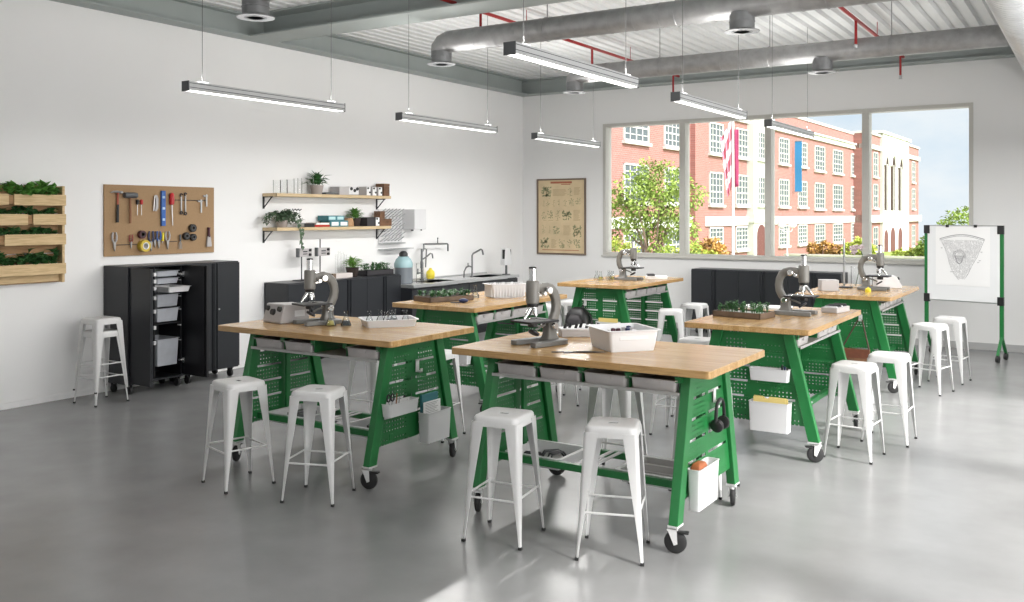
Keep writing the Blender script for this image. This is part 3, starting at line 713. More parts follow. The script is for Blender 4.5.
shallow('shallow white bin on the lower rails, yellow folder table', 7.0, -7.1, R(90))

# ---------------------------------------------------------------- microscopes
def make_scope():
    t = thing('microscope', '', 'microscope', group='grey school microscopes')
    mb = MB()
    mb.prism([(-.165, -.125), (-.16, -.068), (.04, -.055), (.04, .055), (-.16, .068), (-.165, .125), (.12, .125), (.165, .10), (.165, -.10), (.12, -.125)], 'z', 0, .034)
    mb.obj('base', SCOPE_BASE, t, smooth=False, bevel=.006)
    mb = MB(); mb.shell([[(x, y, z) for x, y in rrect(hx, hy, .012, 4, cx, 0)] for hx, hy, cx, z in ((.055, .045, .085, .034), (.042, .036, .085, .06), (.038, .03, .085, .15), (.045, .032, .08, .165))]); pil = mb.obj('pillar', SCOPE, t)
    # curved arm, rectangular section
    ax = [(.085, .13), (.118, .165), (.140, .21), (.147, .26), (.140, .31), (.120, .35), (.085, .378), (.045, .388), (-.02, .388), (-.05, .388)]
    th = [.028, .031, .032, .031, .031, .032, .034, .034, .032, .03]
    rings = []
    for i, (x, z) in enumerate(ax):
        p0 = Vector(ax[max(i - 1, 0)]); p1 = Vector(ax[min(i + 1, len(ax) - 1)]); d = (p1 - p0).normalized(); nrm = Vector((-d.y, d.x)); h = th[i]; wy = .024
        rings.append([(x + nrm.x * a, y, z + nrm.y * a) for a, y in ((-h, -wy * .7), (-h * .7, -wy), (h * .7, -wy), (h, -wy * .7), (h, wy * .7), (h * .7, wy), (-h * .7, wy), (-h, wy * .7))])
    mb = MB(); mb.shell(rings); mb.obj('arm', SCOPE, t, angle=60)
    X = -.075
    mb = MB(); mb.lathe([(.040, .285), (.046, .292), (.046, .43), (.040, .44), (.028, .442)], (X, 0, 0), 28); tb = mb.obj('tube_body', SCOPE, t)
    mb = MB(); mb.lathe([(.036, .262), (.04, .27), (.04, .286), (.036, .287)], (X, 0, 0), 24); mb.obj('nosepiece_collar', BLACK, tb)
    mb = MB(); mb.lathe([(.0245, .44), (.0245, .525)], (X, 0, 0), 24); ey = mb.obj('eyepiece', CHROME, t)
    mb = MB(); mb.lathe([(.0255, .523), (.0255, .533), (.018, .535)], (X, 0, 0), 24); mb.obj('eye_cap', BLACK, ey)
    mb = MB(); mb.lathe([(.02, .25), (.036, .258), (.036, .264), (.02, .266)], (X, 0, 0), 24); ns = mb.obj('nosepiece', CHROME, t)
    for ang, ln, r in ((180, .085, .014), (0, .05, .016), (270, .05, .015), (90, .05, .015)):
        tl = R(38 if ang == 180 else 14); d = Vector((sin(tl) * cos(R(ang)), sin(tl) * sin(R(ang)), -cos(tl))); p = Vector((X, 0, .258)) + d * .01 + Vector((.018 * cos(R(ang)), .018 * sin(R(ang)), 0))
        mb = MB(); mb.tube([p, p + d * ln * .6, p + d * ln * .62, p + d * ln], [r, r, r * .75, r * .5], 14); mb.obj('objective', CHROME, ns)
    mb = MB(); mb.box(X - .11, .075, -.105, .105, .158, .172); st = mb.obj('stage', BLACK, t, smooth=False, bevel=.003)
    for s in (-1, 1): mb = MB(); mb.tube([(.02, s * .05, .174), (-.06, s * .04, .182), (X + .0, s * .03, .174)], .004, 6); mb.obj('stage_clip', CHROME, st)
    mb = MB(); mb.lathe([(.03, .125), (.034, .13), (.034, .158)], (X, 0, 0), 20); mb.obj('condenser', BLACK, t)
    mb = MB(); M = Matrix.Translation((X + .01, 0, .085)) @ Matrix.Rotation(R(32), 4, 'Y'); mb.lathe([(.036, -.008), (.04, -.004), (.04, .006), (.032, .008)], n=24, M=M); mr = mb.obj('mirror', IRON, t)
    mb = MB(); mb.tube([(.06, 0, .135), (.0, 0, .12), (X + .03, 0, .10)], .008, 8); mb.obj('mirror_arm', SCOPE, mr)
    for z, r, x in ((.125, .026, .085), (.372, .027, .03), (.352, .016, -.015)):
        for s in (-1, 1):
            mb = MB(); M = Matrix.Translation((x, s * .045, z)) @ Matrix.Rotation(-s * pi / 2, 4, 'X'); mb.lathe([(.010, -.02), (.010, 0), (r, .002), (r, .018), (r * .8, .022)], n=20, M=M); mb.obj('focus_knob', CHROME, t)
    mb = MB(); mb.box(-.045, -.005, -.02, .02, .33, .42); mb.obj('rack_slide', CHROME, t, smooth=False, bevel=.003)
    return t
scope0 = make_scope()
for i, (x, y, a, lb) in enumerate(((6.05, -9.52, 74, 'grey microscope on the front centre table beside the white tub'), (3.905, -9.46, 72, 'grey microscope on the front left table behind the power supply'),
        (6.99, -6.66, 180, 'grey microscope on the table with seedlings, facing the white stools'), (3.85, -3.47, 180, 'grey microscope on the farthest table among small flasks'), (7.02, -3.45, 180, 'grey microscope on the table near the whiteboard'))):
    if i == 0: scope0.location = (x, y, TH); scope0.rotation_euler = (0, 0, R(a)); scope0['label'] = lb
    else: dup(scope0, (x, y, TH), R(a), lb)

# ---------------------------------------------------------------- outside the window: the school across the street
g = MB(); g.add([(-70, 1.0, -1.35), (60, 1.0, -1.35), (60, 45, -1.75), (-70, 45, -1.75)], [(0, 1, 2, 3)]); struct(g.obj('ground_street', ASPHALT, smooth=False, recalc=False))
g = MB(); g.add([(-70, 45, -1.75), (60, 45, -1.75), (60, 260, -6.0), (-70, 260, -6.0)], [(0, 1, 2, 3)]); struct(g.obj('ground_lawn', LAWN, smooth=False, recalc=False))
BX, BY = -19.8, 63.0
sch = thing('school_building', 'red brick school with white stone bands seen through the window', 'building', (BX, BY, 0), -R(1.146))
mb = MB(); mb.box(-14, 0, -32, 60, -6, 12.7); mb.box(0, .45, -4.2, -2.0, -6, 12.7); mb.obj('brick_wall', BRICK, sch, smooth=False)
mb = MB(); mb.box(0, .18, -32, 51.5, .95, 1.75); mb.box(0, .25, -32, 51.5, 1.62, 1.80); mb.obj('belt_course', STONE, sch, smooth=False)
mb = MB(); mb.box(0, .25, -32, 51.5, 10.75, 11.45); mb.box(0, .45, -32, 51.5, 11.3, 11.5); mb.obj('cornice', STONE, sch, smooth=False)
mb = MB(); mb.box(-.4, .12, -32, 51.5, 12.7, 13.0); mb.obj('parapet_cap', STONE, sch, smooth=False)
def swin(y0, y1, z0, z1, nx=4, nz=5, x=0.0):
    f = MB(); q = .13
    f.box(x, x + .12, y0, y1, z0, z0 + q); f.box(x, x + .12, y0, y1, z1 - q, z1); f.box(x, x + .12, y0, y0 + q, z0, z1); f.box(x, x + .12, y1 - q, y1, z0, z1)
    for i in range(1, nx):
        yy = y0 + (y1 - y0) * i / nx; b = .10 if i == nx // 2 else .055; f.box(x, x + .09, yy - b / 2, yy + b / 2, z0, z1)
    for i in range(1, nz):
        zz = z0 + (z1 - z0) * i / nz; b = .12 if i == nz // 2 else .06; f.box(x, x + .09, y0, y1, zz - b / 2, zz + b / 2)
    f.box(x, x + .3, y0 - .15, y1 + .15, z0 - .22, z0)
    o = f.obj('window', STONE, sch, smooth=False)
    p = MB(); p.box(x, x + .04, y0 + .05, y1 - .05, z0 + .05, z1 - .05); p.obj('pane', SCHOOLPANE, o, smooth=False)
cols = [(46.3, 50.5), (53.4, 56.5), (62.9, 66.2), (69.5, 72.8), (82.4, 85.8), (89.2, 92.6), (95.8, 100.1), (103.9, 108.6), (113.0, 116.5)]
for a, b in cols:
    a -= BY; b -= BY
    for z0, z1 in ((7.4, 10.15), (2.85, 5.75), (-1.35, .85)):
        swin(a, b, z0 - (.2 if a > 30 else 0), z1)
mb = MB(); a, b = 9.7, 13.3; mb.box(0, .7, a, b, -6, 12.9); mb.box(.0, .85, a - .2, b + .2, 1.2, 2.0); mb.obj('entrance_bay', STONE, sch, smooth=False)
swin(a + 1.0, b - .6, 7.4, 10.1, 3, 5, .7); swin(a + 1.0, b - .6, 2.9, 5.7, 3, 5, .7)
mb = MB(); c = (a + b) / 2 + .35; pts = [(c - 1.25, -2.4), (c + 1.25, -2.4)] + [(c + 1.25 * cos(pi * i / 10), -.1 + 1.1 * sin(pi * i / 10)) for i in range(11)]
mb.prism(pts, 'x', .7, .76); mb.obj('entrance_door', DARKDOOR, sch, smooth=False)
# pavilion at the far end
a, b = 51.5, 88.8
mb = MB(); mb.box(0, 1.6, a, b, -7, 13.0); mb.obj('pavilion_brick', BRICK, sch, smooth=False)
mb = MB(); mb.box(0, 2.0, 60.0, 78.5, -7, 13.6); mb.box(0, 2.1, a, b, .9, 1.9); mb.box(0, 1.9, a, b, 10.9, 11.5); mb.box(0, 2.2, 59, 79.5, 13.4, 13.8); mb.box(0, 1.8, a - .1, b + .1, 12.9, 13.2); mb.obj('pavilion_stone', STONE, sch, smooth=False)
for y0, y1 in ((60.8, 63.2), (65.0, 68.0), (70.4, 73.2)):
    c = (y0 + y1) / 2; h = (y1 - y0) / 2
    mb = MB(); mb.prism([(c - h, 2.6), (c + h, 2.6)] + [(c + h * cos(pi * i / 10), 9.0 + h * sin(pi * i / 10)) for i in range(11)], 'x', 2.0, 2.06); ow = mb.obj('arched_window', DARKPANE, sch, smooth=False)
    mb = MB(); mb.tube([(2.05, c + (h + .25) * cos(pi * i / 10), 9.0 + (h + .25) * sin(pi * i / 10)) for i in range(11)], .25, 6); mb.box(2.0, 2.2, c - .10, c + .10, 2.6, 9.2); mb.obj('arch_trim', STONE, ow)
    mb = MB(); mb.prism([(c - h, -4.4), (c + h, -4.4)] + [(c + h * cos(pi * i / 10), -1.4 + h * sin(pi * i / 10)) for i in range(11)], 'x', 2.0, 2.06); mb.obj('arcade_opening', DARKDOOR, sch, smooth=False)
for y0, y1 in ((55.6, 58.3), (82.8, 85.3)):
    for z0, z1 in ((7.2, 10.6), (2.9, 6.2), (-3.2, .3)): swin(y0, y1, z0, z1, 2, 4, 1.6)
t = thing('wall_banner', 'blue vertical banner projecting from the brick school facade', 'banner', (-19.2, 87.3, 4.5), -R(1.1))
mb = MB(); mb.shell([[(x, .04 * sin(z * 1.3), z), (x + dx, .04 * sin(z * 1.3), z), (x + dx, .05 + .04 * sin(z * 1.3), z), (x, .05 + .04 * sin(z * 1.3), z)] for x, dx in ((.15, .75),) for z in [i * .55 for i in range(11)]]); mb.obj('cloth', mat('sky_blue_banner_cloth', (.03, .19, .40), .7), t)
mb = MB(); mb.cyl((0, .02, 5.55), (1.0, .02, 5.55), .04, n=8); mb.cyl((0, .02, -.05), (1.0, .02, -.05), .04, n=8); mb.obj('bracket', STEEL, t)
# flag pole with drooping flag
fx, fy = -10.176, 41.39
t = thing('flag_pole', 'white flag pole in front of the school', 'flag pole', (fx, fy, -1.75))
mb = MB(); mb.tube([(0, 0, 0), (0, 0, 14)], [.10, .06], 12); mb.obj('pole', STONE, t)
mb = MB(); mb.lathe([(.28, 0), (.28, .15), (.14, .3), (.1, .32)], n=16); mb.obj('footing', STONE, t)
def cloth(n, m, w0, w1, h, skew, dx, f=5.5, amp=.13):
    vs = []; fs = []
    for j in range(m + 1):
        q = j / m
        for i in range(n + 1):
            u_ = i / n; wd = w0 + (w1 - w0) * q
            vs.append((dx - u_ * wd, amp * sin(f * u_ * pi + q * 2) * (.4 + .6 * u_), -q * h - skew * u_ * (1 - .3 * q)))
    for j in range(m):
        for i in range(n): fs.append((j * (n + 1) + i, j * (n + 1) + i + 1, (j + 1) * (n + 1) + i + 1, (j + 1) * (n + 1) + i))
    return vs, fs
fm = bpy.data.materials.new('striped_flag_cloth'); fm.use_nodes = True; fb = fm.node_tree.nodes['Principled BSDF']; fb.inputs['Roughness'].default_value = .8
ln = fm.node_tree.links; tcx = fm.node_tree.nodes.new('ShaderNodeTexCoord'); wv = fm.node_tree.nodes.new('ShaderNodeTexWave'); wv.bands_direction = 'DIAGONAL'; wv.inputs['Scale'].default_value = 1.15
mpx = fm.node_tree.nodes.new('ShaderNodeMapping'); mpx.inputs['Scale'].default_value = (1.0, 0, -.34)
rx = fm.node_tree.nodes.new('ShaderNodeValToRGB'); rx.color_ramp.interpolation = 'CONSTANT'; rx.color_ramp.elements[0].color = (.80, .78, .78, 1); rx.color_ramp.elements[1].color = (.60, .17, .23, 1); rx.color_ramp.elements[1].position = .5
ln.new(tcx.outputs['Object'], mpx.inputs['Vector']); ln.new(mpx.outputs['Vector'], wv.inputs['Vector']); ln.new(wv.outputs['Color'], rx.inputs['Fac']); ln.new(rx.outputs['Color'], fb.inputs['Base Color'])
mb = MB(); mb.add(*cloth(24, 16, .70, .28, 4.2, 1.2, 0)); fo = mb.obj('hanging_flag', fm, loc=(fx - .08, fy, 8.0), angle=180, recalc=False)
sd = fo.modifiers.new('thick', 'SOLIDIFY'); sd.thickness = .01
tag(fo, 'drooping red and white striped flag hanging from the white pole', 'flag')
mb = MB(); mb.add(*cloth(4, 12, .26, .24, 3.6, .0, 0, 1.5, .04)); fo = mb.obj('pole_pennant', mat('crimson_pennant_cloth', (.27, .03, .09), .8), loc=(fx + .36, fy, 7.3), angle=180, recalc=False)
sd = fo.modifiers.new('thick', 'SOLIDIFY'); sd.thickness = .01
tag(fo, 'narrow crimson pennant hanging on the right side of the white flag pole', 'pennant')
t = thing('street_lamp', 'street lamp with two white globes before the school', 'street lamp', (-7.88, 45.2, -1.76))
mb = MB(); mb.tube([(0, 0, 0), (0, 0, .4), (0, 0, .5), (0, 0, 2.7)], [.14, .12, .06, .05], 12); mb.tube([(-.30, -.15, 2.85), (-.25, -.12, 2.65), (0, 0, 2.6), (.25, .12, 2.65), (.30, .15, 2.85)], .035, 8); mb.obj('post', STONE, t)
for s in (-1, 1): mb = MB(); mb.ball((s * .31, s * .16, 3.12), .27); mb.obj('globe', WHITE_PLASTIC, t)
mb = MB(); mb.box(-7.2, 3.0, 0, .4, -1.2, .85); mb.box(-7.3, 3.1, -.05, .45, .85, .98); tag(mb.obj('garden_wall', mat('garden_wall_stone', (.40, .38, .35), .9, noise=(.6, .2)), smooth=False, loc=(-3.2, 53.5, -1.9)), 'low pale garden wall below the hedges outside the window', 'garden wall')

def canopy(blobs, n, sz, seed):
    rnd = random.Random(seed); mb = MB()
    tot = sum(b[3] ** 2 for b in blobs)
    for cx, cy, cz, r in blobs:
        for _ in range(int(n * r * r / tot)):
            while True:
                d = Vector((rnd.gauss(0, 1), rnd.gauss(0, 1), rnd.gauss(0, 1)))
                if d.length > .1: break
            d.normalize(); p = Vector((cx, cy, cz)) + d * r * rnd.uniform(.45, 1.02)
            u_ = Vector((rnd.uniform(-1, 1), rnd.uniform(-1, 1), rnd.uniform(.2, 1.5)))
            mb.leaf(p, d + Vector((rnd.uniform(-.8, .8), rnd.uniform(-.8, .8), rnd.uniform(-.6, .3))), sz * rnd.uniform(.7, 1.4), sz * rnd.uniform(.5, .8), u_)
    return mb
t = thing('leafy_tree', 'leafy yellow-green tree outside the two left window lights', 'tree', (-8.8, 25.66, -1.57))
mb = MB()
rt = random.Random(4)
for k in range(6):
    a = k * 1.05 + .3; mb.tube([(.06 * cos(a), .06 * sin(a), 0), (.22 * cos(a), .22 * sin(a), 1.3), (.6 * cos(a) + .1, .6 * sin(a), 2.6), (1.1 * cos(a), 1.1 * sin(a), 3.9 + .3 * (k % 3))], [.09, .075, .05, .02], 7)
for k in range(9):
    a = rt.uniform(0, 6.3); b = rt.uniform(1.4, 3.2); mb.tube([(.25 * cos(a), .25 * sin(a), b), (1.0 * cos(a), 1.0 * sin(a), b + .7), (1.6 * cos(a), 1.6 * sin(a), b + 1.0)], [.04, .025, .01], 6)
mb.obj('trunk', BARK, t)
bl = [(-.9, 0, 4.6, 1.0), (.5, .3, 5.0, 1.1), (0, -.3, 4.0, 1.15), (-1.5, .2, 3.5, .85), (1.3, -.2, 3.9, .95), (-.6, 0, 3.0, .85), (.9, .3, 3.0, .75), (1.8, .0, 2.9, .6), (-2.0, 0, 2.2, .5), (2.1, .2, 4.4, .6), (-.2, .2, 5.5, .7), (.5, 0, 2.2, .6), (1.5, 0, 5.0, .6), (2.0, 0, 2.0, .45), (-1.9, .1, 4.3, .5)]
canopy(bl, 5200, .17, 3).obj('foliage', TREE_LEAF, t, smooth=False, recalc=False)
def bush(name, lab, loc, blobs, n, sz, m, seed, stem=1.0):
    t = thing(name, lab, 'bush', loc)
    mb = MB()
    for k in range(5): a = k * 1.26; mb.tube([(.05 * cos(a), .05 * sin(a), 0), (.4 * cos(a) * stem, .4 * sin(a) * stem, stem), (.6 * cos(a) * stem, .6 * sin(a) * stem, stem * 1.6)], [.05, .035, .015], 6)
    mb.obj('stems', BARK, t); canopy(blobs, n, sz, seed).obj('foliage', m, t, smooth=False, recalc=False)
bush('garden_bush', 'low yellow-green bush at the lower left corner of the window', (-13.0, 30.1, -1.62), [(-.8, 0, 1.6, .8), (.2, 0, 1.5, .8), (1.1, 0, 1.3, .7), (-1.7, 0, 1.5, .8)], 1500, .2, BUSH_LEAF, 5)
bush('garden_bush', 'low green bush just right of the leafy tree trunk', (-9.3, 32.3, -1.64), [(-1.2, 0, 1.2, .7), (0, 0, 1.3, .75), (1.0, 0, 1.1, .6)], 1200, .2, BUSH_LEAF, 6)
bush('garden_bush', 'rust and yellow bush at the bottom of the second window light', (-8.55, 33.0, -1.64), [(0, 0, 1.75, .6), (-.45, 0, 1.35, .6), (.45, 0, 1.35, .6), (0, 0, 1.0, .7)], 1300, .24, RUST_LEAF, 7)
bush('garden_bush', 'small rust coloured bush above the garden wall in the third window light', (-8.1, 55, -2.05), [(-.6, 0, 1.45, .45), (.2, 0, 1.6, .42), (.9, 0, 1.45, .38)], 900, .22, RUST_LEAF, 8)
bush('garden_bush', 'round yellow-green bush above the garden wall beside the last mullion', (-5.5, 55, -2.05), [(-.6, 0, 1.4, .5), (.1, 0, 1.65, .6), (.7, 0, 1.45, .45)], 1600, .22, BUSH_LEAF, 9)
bush('garden_bush', 'wide low green bush in front of the white pavilion', (-1.8, 59.5, -2.13), [(-1.6, 0, .9, .6), (-.6, 0, 1.0, .6), (.4, 0, .9, .6)], 1200, .22, BUSH_LEAF, 10)
t = thing('round_tree', 'round green tree seen just above the whiteboard', 'tree', (.9, 58, -2.05))
mb = MB(); mb.tube([(0, 0, 0), (.1, 0, 1.2), (0, .1, 2.4)], [.22, .16, .1], 9); mb.obj('trunk', BARK, t)
canopy([(0, 0, 3.1, 1.4), (-1.2, 0, 2.4, 1.0), (1.3, 0, 2.5, 1.1), (-2.0, 0, 1.6, .9), (2.3, 0, 1.9, .9), (-.9, 0, 1.3, 1.0), (1.0, 0, 1.3, 1.1), (-2.6, 0, .9, .8)], 4200, .26, 12).obj('foliage', TREE_LEAF, t, smooth=False, recalc=False)

# ---------------------------------------------------------------- left wall: pallet planter
t = thing('pallet_planter', 'pine pallet planter hung on the white wall at the left edge', 'planter', (.02, -9.31, 1.25))
Y0 = -1.45
mb = MB()
for z0, z1 in ((.0, .10), (.20, .30), (.31, .40), (.52, .60), (.72, .81), (.915, 1.005)): mb.box(0, .018, Y0, 0, z0, z1)
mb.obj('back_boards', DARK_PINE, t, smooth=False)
rowz = [(.80, .913, -.575), (.60, .713, -.38), (.395, .508, -.67), (.09, .202, -1.6)]
for z0, z1, gap in rowz:
    for y in {-.12, -.575 if gap > -.5 or gap < -1 else gap, -1.2, gap}:
        if y < Y0: continue
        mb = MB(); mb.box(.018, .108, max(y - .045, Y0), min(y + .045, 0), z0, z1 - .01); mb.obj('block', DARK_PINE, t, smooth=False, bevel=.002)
    f = MB(); f.box(.108, .128, max(gap + .027, Y0), 0, z0, z1)
    if gap > Y0: f.box(.108, .128, Y0, gap - .027, z0, z1)
    f.obj('front_board', PINE, t, smooth=False, bevel=.003)
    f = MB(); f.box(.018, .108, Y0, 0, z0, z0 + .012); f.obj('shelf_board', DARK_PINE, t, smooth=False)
mb = MB(); mb.box(.02, .05, Y0, 0, .012, .085); mb.obj('bottom_board', PINE, t, smooth=False)
mb = MB(); mb.box(.018, .107, -.03, -.002, .0, 1.005); mb.obj('end_stile', PINE, t, smooth=False, bevel=.002)
def sprout(mb, p, h, n, ln, wd, rnd, spread=1.0, droop=.3):
    p = Vector(p)
    for i in range(n):
        a = rnd.uniform(0, 6.3); e = rnd.uniform(.25, 1.35); d = Vector((cos(a) * cos(e) * spread, sin(a) * cos(e) * spread, sin(e)))
        q = p + Vector((0, 0, h * rnd.uniform(.1, 1))) + Vector((d.x, d.y, 0)) * .3 * ln
        mb.leaf(q, d, ln * rnd.uniform(.6, 1.2), wd * rnd.uniform(.7, 1.2), None, droop)
rnd = random.Random(21)
for (ya, yb, zz, hh, ln, m, lb) in ((-10.45, -9.95, 2.165, .09, .085, LEAF1, 'leafy green plants in the top row of the pallet planter, left of the board joint'),
        (-9.86, -9.37, 2.165, .085, .085, LEAF1, 'leafy green plants in the top row of the pallet planter, right of the board joint'),
        (-10.45, -9.74, 1.965, .055, .065, LEAF2, 'trailing green plants in the second row of the pallet planter, left part'),
        (-9.66, -9.37, 1.965, .055, .065, LEAF2, 'trailing green plants in the second row of the pallet planter, right part'),
        (-10.40, -9.36, 1.76, .055, .06, LEAF2, 'low dark green plants in the third row of the pallet planter'),
        (-10.40, -9.38, 1.455, .10, .075, LEAF2, 'green plants in the bottom row of the pallet planter')):
    mb = MB(); y = ya
    while y < yb:
        k_ = .55 + .75 * abs(sin(y * 9.0 + zz * 7))
        for dx in (.05, .10): sprout(mb, (dx + rnd.uniform(-.02, .02), y + rnd.uniform(-.02, .02), zz - .03), hh * k_ * rnd.uniform(.7, 1.2), 9, ln * (.6 + .5 * k_), ln * .95, rnd, 1.0)
        y += .05
    mb.v = [(max(q[0], .012), q[1], q[2]) for q in mb.v]
    tag(mb.obj('planter_greens', m, smooth=False, recalc=False), lb, 'plants', 'plants in the pallet planter')

# ---------------------------------------------------------------- pegboard and tools
mb = MB(); mb.box(0, .018, -8.789, -7.293, 1.492, 2.291)
pb = mb.obj('pegboard', CORK, smooth=False, bevel=.002, loc=(.006, 0, 0)); tag(pb, 'brown hardboard tool panel on the white wall above the tall cabinets', 'pegboard')
PX = .026
def pt(name, lab, cat, y, z, group='tools on the brown panel'): 
    return thing(name, lab, cat, (PX, y, z), 0, group)
def peg(t, y=0, z=0): m_ = MB(); m_.tube([(-.004, y, z), (.03, y, z), (.034, y, z + .012)], .003, 6); m_.obj('hook', TOOLSTEEL, t)
t = pt('claw_hammer', 'claw hammer with a black and orange handle, first tool of the upper row', 'hammer', -8.645, 2.20)
mb = MB(); mb.tube([(.025, -.085, .0), (.025, -.05, .012), (.025, 0, .01), (.025, .03, .005)], [.004, .010, .015, .013], 8); mb.cyl((.025, .03, .004), (.025, .058, .004), .017, n=12); mb.obj('head', TOOLSTEEL, t)
mb = MB(); mb.cyl((.025, .004, .0), (.025, .004, -.14), .011, .012, 10); mb.obj('neck', mat('orange_red_handle', (.40, .09, .05), .5), t)
mb = MB(); mb.cyl((.025, .004, -.13), (.025, .0, -.33), .015, .017, 12); mb.obj('grip', BLACK, t); peg(t, .02, -.02)
t = pt('rubber_mallet', 'dark mallet with a brown wooden handle beside the claw hammer', 'mallet', -8.49, 2.175)
mb = MB(); mb.cyl((.035, -.075, 0), (.035, .08, 0), .032, n=16); mb.obj('head', LAMP_DARK, t)
mb = MB(); mb.cyl((.035, 0, 0), (.035, 0, -.315), .012, .014, 10); mb.obj('handle', WOODHANDLE, t); peg(t, .03, -.03)
for y, m, lb in ((-8.388, BLACK, 'thin driver with a black handle beside the mallet'), (-8.335, RED, 'thin driver with a red handle beside the mallet')):
    t = pt('thin_driver', lb, 'screwdriver', y, 2.10); mb = MB(); mb.lathe([(.004, -.03), (.015, -.025), (.017, .02), (.01, .03)], (.02, 0, 0), 12); mb.obj('handle', m, t)
    mb = MB(); mb.cyl((.02, 0, -.03), (.02, 0, -.15), .003, n=8); mb.obj('shaft', TOOLSTEEL, t)
t = pt('spring_clamp', 'grey clamp left of the blue spirit level', 'clamp', -8.145, 2.09)
mb = MB(); mb.prism([(-.02, .09), (.012, .095), (.03, .05), (.028, -.06), (.005, -.095), (-.02, -.09), (-.008, -.04), (-.005, .04)], 'x', .008, .03); mb.obj('body', GREYBOX, t, bevel=.004)
mb = MB(); mb.cyl((.02, -.03, -.09), (.02, -.015, .09), .006, n=8); mb.obj('lever', TOOLSTEEL, t)
t = pt('spirit_level', 'blue spirit level hanging upright on the brown panel', 'level', -8.045, 2.03)
mb = MB(); mb.box(.006, .03, -.028, .028, -.205, .205); mb.obj('bar', BLUE, t, bevel=.003)
for z in (.13, 0, -.13): mb = MB(); mb.box(.03, .032, -.016, .016, z - .014, z + .014); mb.obj('vial', mat('pale_blue_vial', (.45, .62, .8), .3), t, smooth=False)
t = pt('screwdriver', 'screwdriver with a thick red handle right of the spirit level', 'screwdriver', -7.93, 2.14)
mb = MB(); mb.lathe([(.010, -.07), (.026, -.06), (.03, .0), (.026, .055), (.012, .075)], (.025, 0, 0), 14); mb.obj('handle', RED, t)
mb = MB(); mb.tube([(.025, 0, -.06), (.025, .012, -.31)], [.007, .005], 8); mb.obj('shaft', TOOLSTEEL, t); peg(t, .03, .0)
for y, s, lb in ((-7.79, .105, 'shorter combination wrench of the two'), (-7.73, .115, 'longer combination wrench of the two')):
    t = pt('wrench', lb + ' on the brown panel', 'wrench', y, 2.085)
    mb = MB(); mb.box(.012, .02, -.009, .009, -s + .01, s - .01); mb.obj('shank', TOOLSTEEL, t, bevel=.003)
    for z in (-s, s):
        mb = MB(); mb.tube([(.016, .016 * cos(q * pi / 6), z + .016 * sin(q * pi / 6)) for q in range(12 if z < 0 else 10)], .007, 6, closed=z < 0); mb.obj('jaw', IRON, t)
t = pt('hanging_rod', 'thin grey rod fixed across the upper right of the brown panel', 'rod', -7.66, 2.13); mb = MB(); mb.cyl((.012, -.235, 0), (.012, .235, 0), .004, n=8); mb.obj('bar', IRON, t)
for y, z, h, lb in ((-7.50, 2.06, .16, 'steel try square, lower left one of the pair'), (-7.42, 2.13, .15, 'steel try square, upper right one of the pair')):
    t = pt('try_square', lb, 'square', y, z); mb = MB(); mb.box(.014, .018, -.010, .010, -h / 2, h / 2); mb.obj('blade', STEEL, t); mb = MB(); mb.box(.01, .024, -.05, .012, h / 2 - .03, h / 2 - .012); mb.obj('stock', TOOLSTEEL, t)
def pliers(lb, y, z, m, s=1.0):
    t = pt('pliers', lb, 'pliers', y, z)
    for q in (-1, 1):
        mb = MB(); mb.tube([(.02, q * .006 * s, -.01 * s), (.02, q * .026 * s, .03 * s), (.02, q * .028 * s, .075 * s), (.02, q * .018 * s, .115 * s)], [.007 * s, .010 * s, .011 * s, .008 * s], 8); mb.obj('grip', m, t)
    mb = MB(); mb.prism([(-.016 * s, 0), (0, .014 * s), (.016 * s, 0), (.012 * s, -.05 * s), (.003 * s, -.095 * s), (-.003 * s, -.095 * s), (-.012 * s, -.05 * s)], 'x', .012, .028); mb.obj('jaw', TOOLSTEEL, t, bevel=.003); peg(t, 0, .03)
pliers('grey handled pliers, first tool of the lower row', -8.678, 1.645, GREYBOX)
pliers('small red handled pliers left of the tape rolls', -8.47, 1.645, mat('dull_red_grip', (.28, .05, .04), .5), .75)
pliers('navy handled pliers right of the tape rolls', -8.21, 1.64, NAVY, 1.1)
pliers('second navy handled pliers beside the blue ones', -8.16, 1.66, NAVY, .9)
pliers('blue handled pliers in the middle of the lower row', -8.105, 1.655, BLUE, .95)
pliers('grey handled pliers right of the yellow knife', -7.985, 1.645, GREYBOX, 1.0)
t = pt('utility_knife', 'yellow utility knife in the lower row', 'knife', -8.05, 1.70); mb = MB(); mb.prism([(-.012, -.05), (.008, -.055), (.016, .03), (.006, .05), (-.008, .03)], 'x', .008, .026); mb.obj('handle', YEL, t, bevel=.003)
mb = MB(); mb.prism([(-.010, -.05), (.006, -.053), (-.008, -.085)], 'x', .015, .018); mb.obj('blade', TOOLSTEEL, t)
